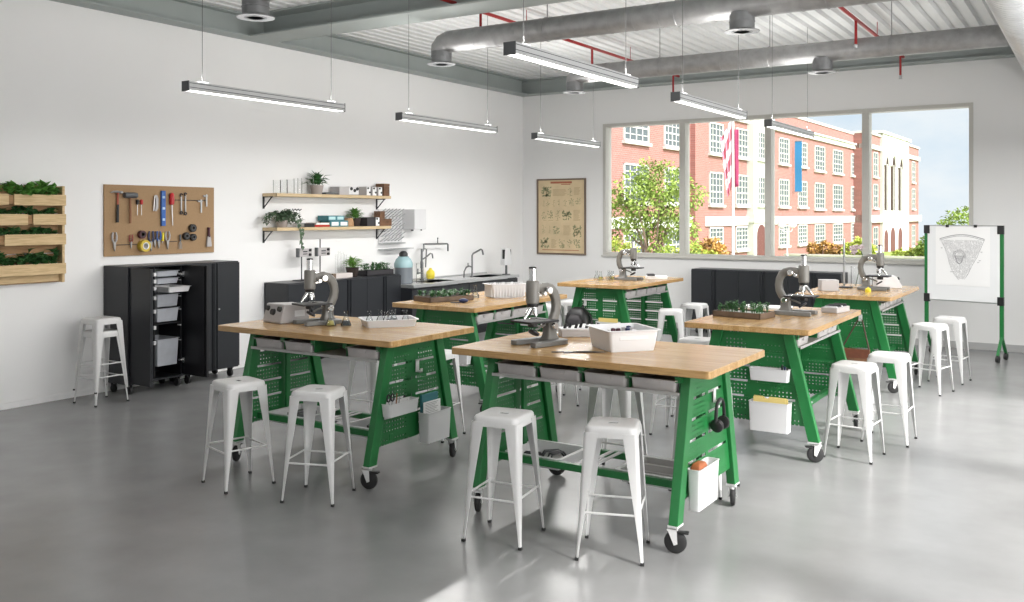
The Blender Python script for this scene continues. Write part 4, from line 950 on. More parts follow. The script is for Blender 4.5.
def roll(lb, y, z, r, m, core, w=.05, name='tape_roll'):
    t = pt(name, lb, 'tape', y, z, 'rolls on the brown panel'); M = Matrix.Translation((.004, 0, 0)) @ Matrix.Rotation(pi / 2, 4, 'Y')
    mb = MB(); k = 28; prof = [(r * .45, 0), (r * .97, 0), (r, .004), (r, w - .004), (r * .97, w), (r * .45, w)]
    vs = []; fs = []
    for q, zz in prof: vs += [M @ Vector((q * cos(2 * pi * j / k), q * sin(2 * pi * j / k), zz)) for j in range(k)]
    n = len(prof)
    for i in range(n): fs += [(i * k + j, i * k + (j + 1) % k, ((i + 1) % n) * k + (j + 1) % k, ((i + 1) % n) * k + j) for j in range(k)]
    mb.add(vs, fs); mb.obj('tape', m, t)
    mb = MB(); vs = []; fs = []
    for q, zz in ((r * .44, .0), (r * .44, w + .001), (r * .60, w + .002), (r * .60, w)): vs += [M @ Vector((q * cos(2 * pi * j / k), q * sin(2 * pi * j / k), zz)) for j in range(k)]
    for i in range(3): fs += [(i * k + j, i * k + (j + 1) % k, (i + 1) * k + (j + 1) % k, (i + 1) * k + j) for j in range(k)]
    mb.add(vs, fs); mb.obj('core', core, t); return t
roll('maroon tape roll above the yellow one', -8.335, 1.73, .046, MAROON, BLACK, .045)
roll('yellow tape roll with a white core, lower row', -8.315, 1.60, .068, mat('yellow_tape', (.62, .46, .05), .4), PAPER, .07)
roll('black tape roll, left of the three black rolls', -7.727, 1.70, .045, BLACK, LAMP_DARK, .04)
roll('black tape roll, topmost of the three black rolls', -7.635, 1.795, .048, BLACK, LAMP_DARK, .04)
roll('black tape roll, lower right of the three black rolls', -7.628, 1.685, .042, BLACK, LAMP_DARK, .04)
t = pt('garden_fork', 'small steel hand fork left of the black tape rolls', 'fork', -7.808, 1.64); mb = MB(); mb.cyl((.02, 0, .0), (.02, 0, .08), .011, n=10); mb.obj('handle', LAMP_DARK, t)
mb = MB()
for q in (-.018, 0, .018): mb.tube([(.02, 0, .0), (.02, q, -.03), (.024, q, -.09)], .004, 6)
mb.obj('tines', TOOLSTEEL, t)
t = pt('bench_brush', 'brush with a dark red handle at the right end of the lower row', 'brush', -7.39, 1.70); mb = MB(); mb.tube([(.02, 0, -.02), (.02, .0, .05), (.02, .0, .10)], [.02, .014, .02], 10); mb.obj('handle', MAROON, t)
mb = MB(); mb.shell([[(x, y, z) for x, y in rrect(.014, h, .008, 3, .02, 0)] for h, z in ((.022, -.01), (.03, -.06), (.038, -.135))]); mb.obj('bristles', GREYBOX, t)
for y0, y1, z, lb in ((-8.66, -8.36, 1.618, 'left thin rod behind the lower row of tools'), (-7.96, -7.84, 1.64, 'short thin rod left of the hand fork')):
    t = pt('hanging_rod', lb, 'rod', (y0 + y1) / 2, z); mb = MB(); mb.cyl((.004, (y0 - y1) / 2, 0), (.004, (y1 - y0) / 2, 0), .004, n=8); mb.obj('bar', IRON, t)

# ---------------------------------------------------------------- tall cabinets
def cab_casters(t, w_, d, z=.105):
    for x in (.08, d - .07):
        for y in (.07, w_ - .07):
            mb = MB(); mb.cbox((x, y, z), (.06, .06, .008)); 
            for q in (-.02, .02): mb.prism([(x - .025, z), (x + .025, z), (x + .012, .035), (x - .012, .035)], 'y', y + q - .002, y + q + .002)
            cs = mb.obj('caster', IRON, t)
            mb = MB(); mb.cyl((x, y - .014, .042), (x, y + .014, .042), .042, n=20); mb.obj('wheel', RUBBER, cs)
def leafdoor(w_, h, hand, lock=False):
    """door panel lying in the YZ plane, hinge at y = 0, front towards +X, with a recessed grip channel on the free edge"""
    mb = MB(); f = w_ - .045
    mb.box(0, .02, 0, f, 0, h); mb.box(-.012, .004, f, w_ - .004, 0, h); mb.box(0, .02, w_ - .012, w_ - .002, 0, h)
    return mb
def cab_body(t, w_, d, z0, z1, opened=False):
    mb = MB(); e = .018
    for b in ((0, d, 0, e, z0, z1), (0, d, w_ - e, w_, z0, z1), (0, .01, e, w_ - e, z0, z1), (0, d, e, w_ - e, z0, z0 + e), (0, d, e, w_ - e, z1 - e, z1)): mb.box(*b)
    mb.obj('cabinet_body', CAB, t, smooth=False, bevel=.0015)
def two_doors(t, w_, d, z0, z1, lock=True):
    for s in (0, 1):
        mb = leafdoor(w_ / 2 - .004, z1 - z0 - .03, s)
        o = mb.obj('door', CAB, t, smooth=False)
        if s == 0: o.location = (d + .001, .002, z0 + .015)
        else:
            o.location = (d + .001, w_ - .002, z0 + .015); o.scale = (1, -1, 1)
        if lock and s:
            m_ = MB(); m_.cyl((d + .02, w_ / 2 + .07, (z0 + z1) / 2 + .08), (d + .027, w_ / 2 + .07, (z0 + z1) / 2 + .08), .011, n=14); m_.obj('lock', STEEL, t)
CW, CD, CZ0, CZ1 = .757, .425, .115, 1.395
t = thing('storage_cabinet', 'open black tall cabinet on casters, full of plastic trays', 'cabinet', (.015, -8.79, 0))
cab_body(t, CW, CD, CZ0, CZ1); cab_casters(t, CW, CD)
mb = leafdoor(.375, CZ1 - CZ0 - .03, 0); o = mb.obj('door', CAB, t, smooth=False); o.location = (CD + .004, .001, CZ0 + .015); o.rotation_euler = (0, 0, -R(90)); o.scale = (-1, 1, 1)
o.location = (CD + .004, .021, CZ0 + .015)
mb = leafdoor(.375, CZ1 - CZ0 - .03, 1); o = mb.obj('door', CAB_IN, t, smooth=False); o.location = (CD + .004, CW - .001, CZ0 + .015); o.rotation_euler = (0, 0, -R(90))
mb = MB(); mb.box(.01, CD - .02, .345, .357, CZ0 + .018, CZ1 - .018); mb.box(.01, CD - .02, .698, .708, CZ0 + .018, CZ1 - .018); mb.obj('inner_partition', CAB_IN, t, smooth=False)
for z in (1.29, 1.215, 1.135, 1.03, .88, .70, .53):
    mb = MB(); mb.box(CD - .07, CD + .004, .328, .358, z - .02, z + .02); mb.box(CD - .07, CD - .01, .690, .698, z - .008, z + .004); mb.obj('tray_runner', WHITE_PLASTIC, t, smooth=False, bevel=.002)
for z in (1.28, .30):
    mb = MB(); mb.box(CD - .05, CD + .03, CW - .05, CW - .022, z - .03, z + .03); mb.cyl((CD - .02, CW - .08, z), (CD - .02, CW - .03, z), .014, n=10); mb.obj('hinge', CHROME, t)
mb = MB(); mb.box(.01, CD - .01, .357, .698, .728, .74); mb.obj('inner_shelf', CAB_IN, t, smooth=False)
YT = -8.79 + .528
for (zt, h, dx, m, lb) in ((1.325, .062, 0, BLUE_TRAY, 'shallow tray at the top of the open tall cabinet, with pale green contents'), (1.245, .065, 0, BLUE_TRAY, 'second shallow tray from the top of the open tall cabinet'),
        (1.155, .06, .20, LIGHT_TRAY, 'shallow grey tray pulled out of the open tall cabinet'), (1.062, .14, 0, BLUE_TRAY, 'deep tray below the pulled out one in the tall cabinet'),
        (.905, .15, 0, BLUE_TRAY, 'deep tray on the inner shelf of the tall cabinet'), (.56, .30, 0, BLUE_TRAY, 'largest bin at the bottom of the open tall cabinet')):
    t = thing('cabinet_tray', lb, 'tray', (.015 + .225 + dx, YT, zt - h), 0, 'trays in the open tall cabinet')
    mb = MB(); tub(mb, [(.17, .132, .015, 0), (.185, .144, .018, h - .004)], .003, .014); mb.obj('bin', m, t)
mb = MB(); mb.cbox((0, 0, 0), (.30, .22, .045)); tag(mb.obj('green_parcel', GREENISH, loc=(.24, YT, 1.325 - .062 + .035), bevel=.01), 'pale green packet inside the top tray of the tall cabinet', 'packet')
t = thing('storage_cabinet', 'closed black tall cabinet on casters beside the open one', 'cabinet', (.015, -8.79 + CW + .004, 0))
cab_body(t, CW, CD, CZ0, CZ1); cab_casters(t, CW, CD); two_doors(t, CW, CD, CZ0, CZ1)
# low cabinets, left wall
LZ = 1.066
for i, lb in enumerate(('low black cabinet under the left end of the wall shelves', 'low black cabinet in the middle, below the green pot plant', 'low black cabinet next to the sink counter, below the seedling trough')):
    t = thing('low_cabinet', lb, 'cabinet', (.015, -6.47 + i * (CW + .001), 0), 0, 'low black cabinets on the left wall')
    cab_body(t, CW, CD, .11, LZ); cab_casters(t, CW, CD); two_doors(t, CW, CD, .11, LZ, False)
# low cabinets under the window
for i, lb in enumerate(('low black cabinet under the window, first from the left', 'low black cabinet under the window, second from the left', 'low black cabinet under the window, third from the left')):
    t = thing('low_cabinet', lb, 'cabinet', (3.565 + (i + 1) * .0 + i * .80, -.014, 0), -pi / 2, 'low black cabinets under the window')
    cab_body(t, .798, .43, .11, 1.062); cab_casters(t, .798, .43); two_doors(t, .798, .43, .11, 1.062, False)

# ---------------------------------------------------------------- sink counter
for i, lb in enumerate(('steel topped sink unit on black cabinets, nearer one', 'steel topped sink unit on black cabinets, farther one')):
    W_ = 1.472; D_ = .70
    t = thing('sink_unit', lb, 'sink unit', (.002, -4.20 + i * (W_ + .002), 0), 0, 'sink units along the left wall')
    mb = MB(); e = .018
    for b in ((.03, D_ - .05, 0, e, .0, .86), (.03, D_ - .05, W_ - e, W_, .0, .86), (.03, .04, e, W_ - e, .0, .86), (.03, D_ - .06, e, W_ - e, .08, .1), (D_ - .12, D_ - .10, e, W_ - e, 0, .08)): mb.box(*b)
    mb.obj('cabinet_body', CAB, t, smooth=False)
    for k in (0, 1):
        mb = MB(); mb.box(D_ - .05, D_ - .03, .004 + k * W_ / 2, W_ / 2 - .004 + k * W_ / 2, .10, .85); d = mb.obj('door', CAB, t, smooth=False, bevel=.002)
        mb = MB(); mb.box(D_ - .03, D_ - .015, W_ / 2 - .05 + k * .09, W_ / 2 - .04 + k * .09, .62, .80); mb.obj('handle', BLACK, d, smooth=False)
    bx0, bx1, by0, by1 = .20, .60, .50, 1.25
    mb = MB()
    for b in ((0, bx0, 0, W_, .865, .91), (bx1, D_, 0, W_, .865, .91), (bx0, bx1, 0, by0, .865, .91), (bx0, bx1, by1, W_, .865, .91), (0, .02, 0, W_, .91, .935)): mb.box(*b)
    mb.obj('worktop', mat('bright_worktop_steel', (.60, .61, .62), .3, .75), t, smooth=False)
    mb = MB()
    for b in ((bx0 - .004, bx0, by0, by1, .70, .905), (bx1, bx1 + .004, by0, by1, .70, .905), (bx0, bx1, by0 - .004, by0, .70, .905), (bx0, bx1, by1, by1 + .004, .70, .905), (bx0, bx1, by0, by1, .695, .70)): mb.box(*b)
    mb.obj('basin', STEEL, t, smooth=False)
CT = .911
FAUCET = mat('dark_tap_steel', (.20, .205, .21), .3, .8)
t = thing('sprayer_faucet', 'tall steel tap with a square swing spout beside the yellow bottle', 'faucet', (.15, -3.30, CT))
mb = MB(); mb.cyl((0, 0, 0), (0, 0, .02), .035, n=18); mb.cyl((0, 0, 0), (0, 0, .50), .018, n=14); mb.cyl((0, 0, .19), (0, 0, .30), .024, n=14); mb.obj('column', FAUCET, t)
mb = MB(); mb.tube([(0, .02, .46), (0, .05, .50), (0, .05, .575), (0, .09, .575), (0, .68, .565), (0, .70, .55), (0, .70, .44)], .014, 10); mb.cyl((0, .42, .565), (0, .42, .66), .008, n=8); mb.ball((0, .42, .66), .014); mb.obj('swing_spout', FAUCET, t)
mb = MB(); mb.tube([(0, .10, .20), (0, .12, .49), (0, .06, .50)], .010, 8); mb.tube([(0, .01, .33), (0, .12, .37), (0, .22, .42), (0, .27, .41), (0, .29, .34)], .012, 8); mb.obj('pot_spout', FAUCET, t)
mb = MB(); mb.tube([(0, 0, .12), (0, -.10, .12), (0, -.11, .12)], .012, 8); mb.cyl((0, -.10, .10), (0, -.10, .19), .010, n=8); mb.obj('lever', FAUCET, t)
t = thing('gooseneck_faucet', 'bent steel tap with a slanting spout at the farther sink', 'faucet', (.36, -2.20, CT))
mb = MB(); mb.cyl((0, 0, 0), (0, 0, .02), .032, n=18); mb.tube([(0, 0, 0), (0, 0, .36), (0, .03, .39), (0, .26, .455), (0, .30, .44), (0, .33, .36)], .015, 10); mb.obj('spout', FAUCET, t)
mb = MB(); mb.tube([(0, -.24, 0), (0, -.23, .10), (0, -.17, .17), (0, -.08, .185), (0, 0, .16)], .012, 8); mb.cyl((0, -.12, .18), (0, -.12, .24), .008, n=8); mb.obj('side_arm', FAUCET, t)
t = thing('soap_bottle', 'bright yellow soap bottle standing behind the near sink', 'bottle', (.14, -3.06, CT))
mb = MB(); mb.lathe([(.055, 0), (.06, .01)], n=20); mb.obj('base_ring', LAMP_DARK, t)
mb = MB(); mb.lathe([(.058, .012), (.068, .03), (.072, .09), (.06, .13), (.03, .155), (.022, .165), (.022, .18), (.012, .185)], n=20); mb.obj('body', YEL, t)
t = thing('goggle_steriliser', 'white dispenser with black sides on a dark post at the far counter end', 'dispenser', (.54, -1.42, CT))
mb = MB(); mb.cyl((0, 0, 0), (0, 0, .012), .07, n=20); mb.cyl((0, 0, 0), (0, 0, .20), .02, n=12); mb.obj('post', LAMP_DARK, t)
mb = MB(); mb.shell([rr_at(0, 0, .05, .11, .02, .17), rr_at(0, 0, .055, .12, .02, .19), rr_at(0, -.01, .05, .10, .02, .34), rr_at(0, -.02, .045, .085, .02, .46)]); mb.obj('body', WHITE_PLASTIC, t)
for s in (-1, 1): mb = MB(); mb.shell([rr_at(.02, s * .10 - .015, .02, .016, .01, .28), rr_at(.02, s * .095 - .015, .022, .02, .01, .44)]); mb.obj('side_strip', BLACK, t)
t = thing('drink_dispenser', 'teal glass jar with a black lid at the near end of the counter', 'jar', (.33, -3.98, CT))
mb = MB(); mb.lathe([(.13, 0), (.14, .01), (.14, .245), (.132, .25)], n=32); mb.obj('filling', GREYLIQ, t)
mb = MB(); mb.lathe([(.142, .246), (.144, .30), (.115, .37), (.085, .395), (.085, .41)], n=32); mb.obj('shoulder', TEALGLASS, t)
mb = MB(); mb.lathe([(.058, .405), (.068, .42), (.066, .455), (.045, .485), (.015, .495)], n=24); mb.obj('lid', BLACK, t)
for i, (x, y, r, h, lb) in enumerate(((.52, -3.82, .055, .30, 'clear glass cylinder right of the teal jar'), (.30, -4.12 + .1, .04, .22, 'clear beaker behind the teal jar'), (.18, -4.28, .07, .16, 'clear glass beaker on the low cabinet end, left of the teal jar'), (.45, -3.62, .05, .12, 'small clear beaker before the tall steel tap'))):
    mb = MB(); mb.lathe([(r * .95, 0), (r, .006), (r, h), (r * 1.08, h + .006), (r * .96, h + .004), (r * .94, .012), (.002, .01)], n=24); z = CT if i != 2 else LZ
    tag(mb.obj('glass_beaker', GLASS, loc=(x if i != 1 else .12, y, z)), lb, 'beaker', 'glassware on the counter')

# ---------------------------------------------------------------- wall shelves and what stands on them
for z, lb in ((2.237, 'upper oak wall shelf on black brackets'), (1.787, 'lower oak wall shelf on black brackets')):
    t = thing('wall_shelf', lb, 'shelf', (.002, -6.49, z - .042), 0, 'wall shelves')
    mb = MB(); mb.box(0, .268, 0, 2.29, 0, .042); mb.obj('board', SHELF_WOOD, t, smooth=False, bevel=.002)
    for y in (.015, 2.265):
        mb = MB(); mb.box(0, .012, y - .012, y + .012, -.16, 0); mb.box(0, .17, y - .012, y + .012, -.012, 0); mb.tube([(.008, y, -.15), (.16, y, -.006)], .008, 6); mb.obj('bracket', IRON, t)
SU, SL = 2.238, 1.788; SX = .135
def glassware(lb, y, r, h, z=SU, x=SX, tall=0, grp='glassware on the upper shelf', name='glass_jar'):
    mb = MB(); mb.lathe([(r * .96, 0), (r, .006), (r, h - .01), (r * 1.05, h), (r * .97, h - .002), (r * .95, .012), (.002, .010)], n=22)
    return tag(mb.obj(name, GLASS, loc=(x, y, z)), lb, 'glass jar', grp)
for y, r, h, lb in ((-6.36, .05, .17, 'clear glass jar, first from the left on the upper shelf'), (-6.24, .05, .18, 'clear glass jar, second from the left on the upper shelf'), (-6.12, .05, .19, 'clear glass jar, third from the left on the upper shelf'),
        (-6.02, .028, .21, 'tall clear glass cylinder, fourth from the left on the upper shelf'), (-5.95, .028, .21, 'tall clear glass cylinder, fifth from the left on the upper shelf'), (-5.86, .036, .17, 'clear glass cylinder close to the potted plant on the upper shelf')): glassware(lb, y, r, h)
def potted(lb, y, z, r, h, m, leafm, n, ln, wd, hh, seed, x=SX, spread=1.0, up=.5):
    t = thing('potted_plant', lb, 'potted plant', (x, y, z))
    mb = MB(); mb.lathe([(r * .72, 0), (r * .76, .005), (r, h * .95), (r * 1.03, h), (r * .92, h), (r * .9, h * .85), (.003, h * .85)], n=24); p = mb.obj('pot', m, t)
    mb = MB(); mb.lathe([(r * .9, h * .80), (r * .9, h * .87), (.002, h * .89)], n=20); mb.obj('soil', SOIL, t)
    rn = random.Random(seed); mb = MB()
    for i in range(n):
        a = rn.uniform(0, 6.3); e = rn.uniform(up * .3, 1.45); d = Vector((cos(a) * cos(e) * spread, sin(a) * cos(e) * spread, sin(e)))
        q = Vector((d.x * r * .5, d.y * r * .5, h * .9 + hh * rn.uniform(0, .75))); q += Vector((d.x, d.y, 0)) * hh * .4 * rn.random()
        if x + q.x + d.x * ln < .01: continue
        mb.leaf(q, d, ln * rn.uniform(.6, 1.2), wd * rn.uniform(.7, 1.2), None, .3)
    mb.obj('foliage', leafm, t, smooth=False, recalc=False); return t
potted('broad-leaved green plant in a grey pot on the upper shelf', -5.63, SU, .095, .125, CERAMIC, LEAF2, 70, .15, .055, .13, 31)
t = thing('flat_device', 'flat dark and silver device lying right of the plant on the upper shelf', 'device', (SX, -5.39, SU)); mb = MB(); mb.box(-.08, .08, -.13, .13, 0, .03); mb.obj('body', LAMP_DARK, t, bevel=.006); mb = MB(); mb.box(-.075, .081, -.02, .12, .03, .036); mb.obj('plate', STEEL, t, bevel=.002)
def psu(t, w_=.26, d=.20, h=.115):
    """sloped-front instrument case, front toward -Y end"""
    mb = MB(); mb.prism([(-w_ / 2 + .0, 0), (w_ / 2, 0), (w_ / 2, h), (-w_ / 2 + .06, h)], 'x', -d / 2, d / 2); mb.obj('case', GREYBOX, t, smooth=False, bevel=.006)
def face_knobs(t, spots, r, x):
    for y, z in spots: mb = MB(); mb.cyl((x, y, z), (x + .014, y, z), r, r * .85, 14); mb.obj('knob', BLACK, t)
t = thing('power_supply', 'grey instrument box with three black knobs in the middle of the upper shelf', 'instrument box', (SX, -5.06, SU)); mb = MB(); mb.box(-.09, .09, -.21, .0, 0, .115); mb.box(-.09, .085, .0, .19, 0, .12); mb.obj('case', GREYBOX, t, smooth=False, bevel=.006)
mb = MB(); mb.box(.085, .092, -.015, .19, .01, .115); mb.obj('front_plate', LIGHT_TRAY, t, smooth=False); face_knobs(t, ((.03, .09), (.10, .065), (.155, .09)), .024, .092)
def binder(lb, y, z, h, w_=.085):
    t = thing('control_box', lb, 'box', (SX, y, z), 0, 'white fronted grey boxes'); mb = MB(); mb.box(-.10, .09, -w_ / 2, w_ / 2, 0, h); mb.obj('case', GREYBOX if z == SU else CHARCOALPOT, t, smooth=False, bevel=.004)
    mb = MB(); mb.box(.09, .096, -w_ / 2 + .003, w_ / 2 - .003, .004, h - .004); mb.obj('front_plate', PAPER, t, smooth=False)
    for dy, dz in ((-.018, h * .82), (.02, h * .35)): mb = MB(); mb.cyl((.096, dy, dz), (.108, dy, dz), .014, n=12); mb.obj('knob', BLACK, t)
for y, lb in ((-4.66, 'white fronted grey box on the upper shelf, first of three'), (-4.53, 'white fronted grey box on the upper shelf, second of three'), (-4.40, 'white fronted grey box on the upper shelf, third of three')): binder(lb, y, SU, .13)
def wbox(lb, y, z, w_, d, h, x=SX):
    t = thing('wooden_box', lb, 'wooden box', (x, y, z), 0, 'dark wooden boxes'); mb = MB(); mb.box(-d / 2, d / 2, -w_ / 2, w_ / 2, 0, h * .8); mb.obj('box_body', DARKWOOD, t, bevel=.003); mb = MB(); mb.box(-d / 2 - .002, d / 2 + .002, -w_ / 2 - .002, w_ / 2 + .002, h * .805, h); mb.obj('box_lid', DARKWOOD, t, bevel=.003)
wbox('tall dark wooden box at the right end of the upper shelf', -4.235, SU, .13, .16, .185)
# lower shelf
t = thing('trailing_plant', 'grey-green trailing plant at the left end of the lower shelf', 'potted plant', (SX, -6.27, SL))
mb = MB(); mb.lathe([(.06, 0), (.065, .005), (.08, .09), (.083, .095), (.075, .095), (.07, .08), (.003, .08)], n=22); mb.obj('pot', CERAMIC, t)
rn = random.Random(41); mb = MB(); stems = MB()
for k in range(24):
    a = rn.uniform(-1.9, 1.9); L_ = rn.uniform(.12, .36); sy = sin(a)
    pts = [(0, sy * .03, .09), (.03 * cos(a), sy * L_ * .4, .17 + .05 * rn.random()), (.06 * cos(a), sy * L_ * .8, .12 + .06 * rn.random()), (.07 * cos(a), sy * L_, .03 + .06 * rn.random())]
    stems.tube(pts, .003, 5)
    for p0, p1 in zip(pts, pts[1:]):
        for q in (.2, .45, .7, .95):
            p = Vector(p0).lerp(Vector(p1), q); mb.leaf(p, (rn.uniform(.1, 1), rn.uniform(-1, 1), rn.uniform(-.5, .8)), .065 * rn.uniform(.7, 1.2), .05, None, .3)
for k in range(2):
    yy = .17 + .03 * k; pts = [(.1, .06, .1), (.15, yy - .04, .06), (.155, yy, -.06), (.15, yy + .015, -.16 - .08 * k)]; stems.tube(pts, .003, 5)
    for p in pts[1:]: mb.leaf(p, (.2, rn.uniform(-.6, .6), -1), .075, .055, (1, 0, 0)); mb.leaf(Vector(p) + Vector((0, 0, .05)), (.2, rn.uniform(-.6, .6), -.8), .07, .05, (1, 0, 0))
stems.obj('stems', LEAF3, t); mb.obj('foliage', LEAF3, t, smooth=False, recalc=False)
for y, lb in ((-6.06, 'thin standing rod with a dark clamp, left of three on the lower shelf'), (-6.005, 'thin standing rod with a dark clamp, middle of three on the lower shelf'), (-5.95, 'thin standing rod with a dark clamp, right of three on the lower shelf')):
    t = thing('clamp_rod', lb, 'rod', (SX, y, SL), 0, 'thin rods on the lower shelf'); mb = MB(); mb.cyl((0, 0, 0), (0, 0, .24), .004, n=8); mb.lathe([(.022, 0), (.022, .006), (.004, .008)], n=14); mb.obj('rod', LIGHT_TRAY, t); mb = MB(); mb.tube([(-.01, -.018, .245), (.0, 0, .225), (.01, .02, .245)], .008, 6); mb.obj('clamp', IRON, t)
PALE = mat('cream_book_cloth', (.62, .56, .46), .6)
def book(lb, y0, y1, z0, h, m, x=SX, d=.20):
    t = thing('book', lb, 'book', (x, (y0 + y1) / 2, z0), 0, 'books lying on the lower shelf'); w_ = y1 - y0; mb = MB(); mb.box(-d / 2 + .004, d / 2 - .004, -w_ / 2 + .004, w_ / 2 - .006, .003, h - .003); mb.obj('pages', PAPER, t, smooth=False)
    mb = MB(); mb.box(-d / 2, d / 2, -w_ / 2, w_ / 2, 0, .004); mb.box(-d / 2, d / 2, -w_ / 2, w_ / 2, h - .004, h); sd_ = (d / 2 - .004, d / 2) if m is not PALE else (-d / 2, -d / 2 + .004); mb.box(*sd_, -w_ / 2, w_ / 2, 0, h); mb.obj('cover', m, t, smooth=False)
book('thick black book at the left of the book pile', -5.96, -5.77, SL, .05, BLACK); book('flat red book under the pale one beside the teal boxes', -5.765, -5.475, SL, .028, mat('bright_red_book', (.50, .03, .02), .6))
book('pale cream book lying on the red one', -5.74, -5.475, SL + .029, .028, PALE)
def case(lb, y0, y1, z0, h, n):
    t = thing('slide_case', lb, 'case', (SX, (y0 + y1) / 2, z0), 0, 'teal cases on the lower shelf'); w_ = y1 - y0; mb = MB(); mb.box(-.10, .10, -w_ / 2, w_ / 2, 0, h); mb.obj('case_body', TEAL, t, bevel=.004)
    for i in range(n): c = -w_ / 2 + w_ * (i + .5) / n; mb = MB(); mb.box(.10, .102, c - w_ / n * .38, c + w_ / n * .38, h * .18, h * .78); mb.obj('label_card', PAPER if z0 == SL else mat('pale_teal_card', (.45, .66, .68), .6), t, smooth=False)
case('lower wider teal case with white labels on the lower shelf', -5.46, -5.10, SL, .085, 2); case('smaller teal case lying on top of the wider one', -5.57 + .06, -5.18, SL + .086, .07, 2)
t = thing('wooden_pot', 'light turned wooden pot left of the bushy plant on the lower shelf', 'pot', (SX + .03, -5.02, SL)); mb = MB(); mb.lathe([(.07, 0), (.078, .01), (.075, .06), (.06, .115), (.055, .12), (.05, .115), (.05, .03), (.003, .03)], n=24); mb.obj('body', LIGHTWOOD, t)
potted('bushy green plant in a dark pot on the lower shelf', -4.85, SL, .085, .12, DARKPOT, LEAF1, 170, .075, .035, .14, 33)
t = thing('grey_case', 'dark grey box right of the bushy plant on the lower shelf', 'box', (SX, -4.60, SL)); mb = MB(); mb.box(-.09, .09, -.085, .085, 0, .13); mb.obj('body', CHARCOALPOT, t, bevel=.004); mb = MB(); mb.box(-.091, .091, -.086, .086, .10, .104); mb.obj('seam', BLACK, t)
binder('white fronted dark box beside the wooden boxes on the lower shelf', -4.46, SL, .13)
wbox('wide brown wooden box at the right end of the lower shelf', -4.26, SL, .27, .17, .105); wbox('small dark wooden box on top of the wide wooden one', -4.31, SL + .106, .11, .12, .115)
# drying rack
t = thing('drying_rack', 'white wall drying rack with slanted pegs and a drip tray', 'drying rack', (.004, -3.25, 1.40))
mb = MB(); mb.box(0, .262, -.38, -.09, .325, .64); mb.obj('dispenser_box', WHITE_PLASTIC, t, smooth=False, bevel=.004)
mb = MB(); mb.cyl((.2, -.36, .30), (.2, -.36, .325), .02, n=12); mb.cyl((.2, -.13, .305), (.2, -.13, .325), .012, n=12); mb.obj('outlet', LAMP_DARK, t)
mb = MB(); mb.box(0, .012, -.94, -.38, .12, .64); mb.obj('back_panel', WHITE_PLASTIC, t, smooth=False)
for r_ in range(7):
    for c in range(7):
        y = -.90 + c * .085 + (r_ % 2) * .03; z = .15 + r_ * .072
        if y > -.40: continue
        mb = MB(); mb.tube([(.012, y, z), (.13, y - .004, z + .065)], [.010, .008], 6); mb.obj('peg', STEEL, t)
mb = MB(); mb.box(0, .10, -.94, -.40, .105, .13); mb.obj('drip_tray', STEEL, t, smooth=False, bevel=.003)
mb = MB(); mb.box(0, .14, -.94, -.24, .022, .036); mb.obj('lower_ledge', STEEL, t, smooth=False, bevel=.002)

# ---------------------------------------------------------------- on the low cabinets
for y, lb in ((-5.98, 'retort stand with a grey clamp plate on the low cabinet, left one'), (-5.63, 'retort stand with a grey clamp plate on the low cabinet, right one')):
    t = thing('retort_stand', lb, 'lab stand', (.20, y, LZ), 0, 'retort stands'); mb = MB(); mb.box(-.07, .07, -.10, .10, 0, .014); mb.obj('foot_plate', IRON, t, bevel=.003); mb = MB(); mb.cyl((0, 0, .01), (0, 0, .555), .008, n=10); mb.obj('rod', IRON, t)
    mb = MB(); mb.box(.005, .045, -.085, .15, .325, .435); mb.obj('clamp_plate', GREYBOX, t, bevel=.004); mb = MB(); mb.box(.0, .05, -.105, -.085, .32, .44); mb.obj('edge_bar', LAMP_DARK, t)
    mb = MB(); mb.box(.045, .05, -.02, .06, .385, .40); mb.box(.045, .05, -.02, .06, .355, .366); mb.obj('slot_marks', IRON, t)
    for z in (.41, .35): mb = MB(); mb.cyl((.045, .105, z), (.065, .105, z), .018, n=14); mb.obj('knob', BLACK, t)
t = thing('cork_tray', 'pale flat box with a wooden end on the low cabinet, behind the microscope', 'box', (.22, -5.28, LZ)); mb = MB(); mb.box(-.09, .09, -.15, .19, 0, .065); mb.obj('box_body', mat('pale_pink_grey_card', (.62, .57, .55), .6), t, bevel=.004); mb = MB(); mb.box(-.092, .092, -.21, -.15, 0, .068); mb.obj('wooden_end', BROWNWOOD, t, bevel=.003)
for i, (y, h) in enumerate(((-5.33, .26), (-5.27, .30), (-5.20, .28), (-5.14, .25))):
    mb = MB(); mb.lathe([(.012, 0), (.016, .004), (.016, h), (.02, h + .004), (.015, h), (.014, .01), (.002, .008)], n=14); tag(mb.obj('test_tube', GLASS, loc=(.22, y, LZ + .066)), 'tall clear tube standing on the pale box, ' + ['first', 'second', 'third', 'fourth'][i] + ' from the left', 'glass tube', 'tubes on the pale box')
potted('bright green bushy plant in a dark pot on the low cabinets', -5.00, LZ, .095, .135, DARKPOT, mat('bright_green_leaf', (.17, .36, .06), .55, noise=(25, .4)), 240, .085, .022, .15, 35, x=.22)
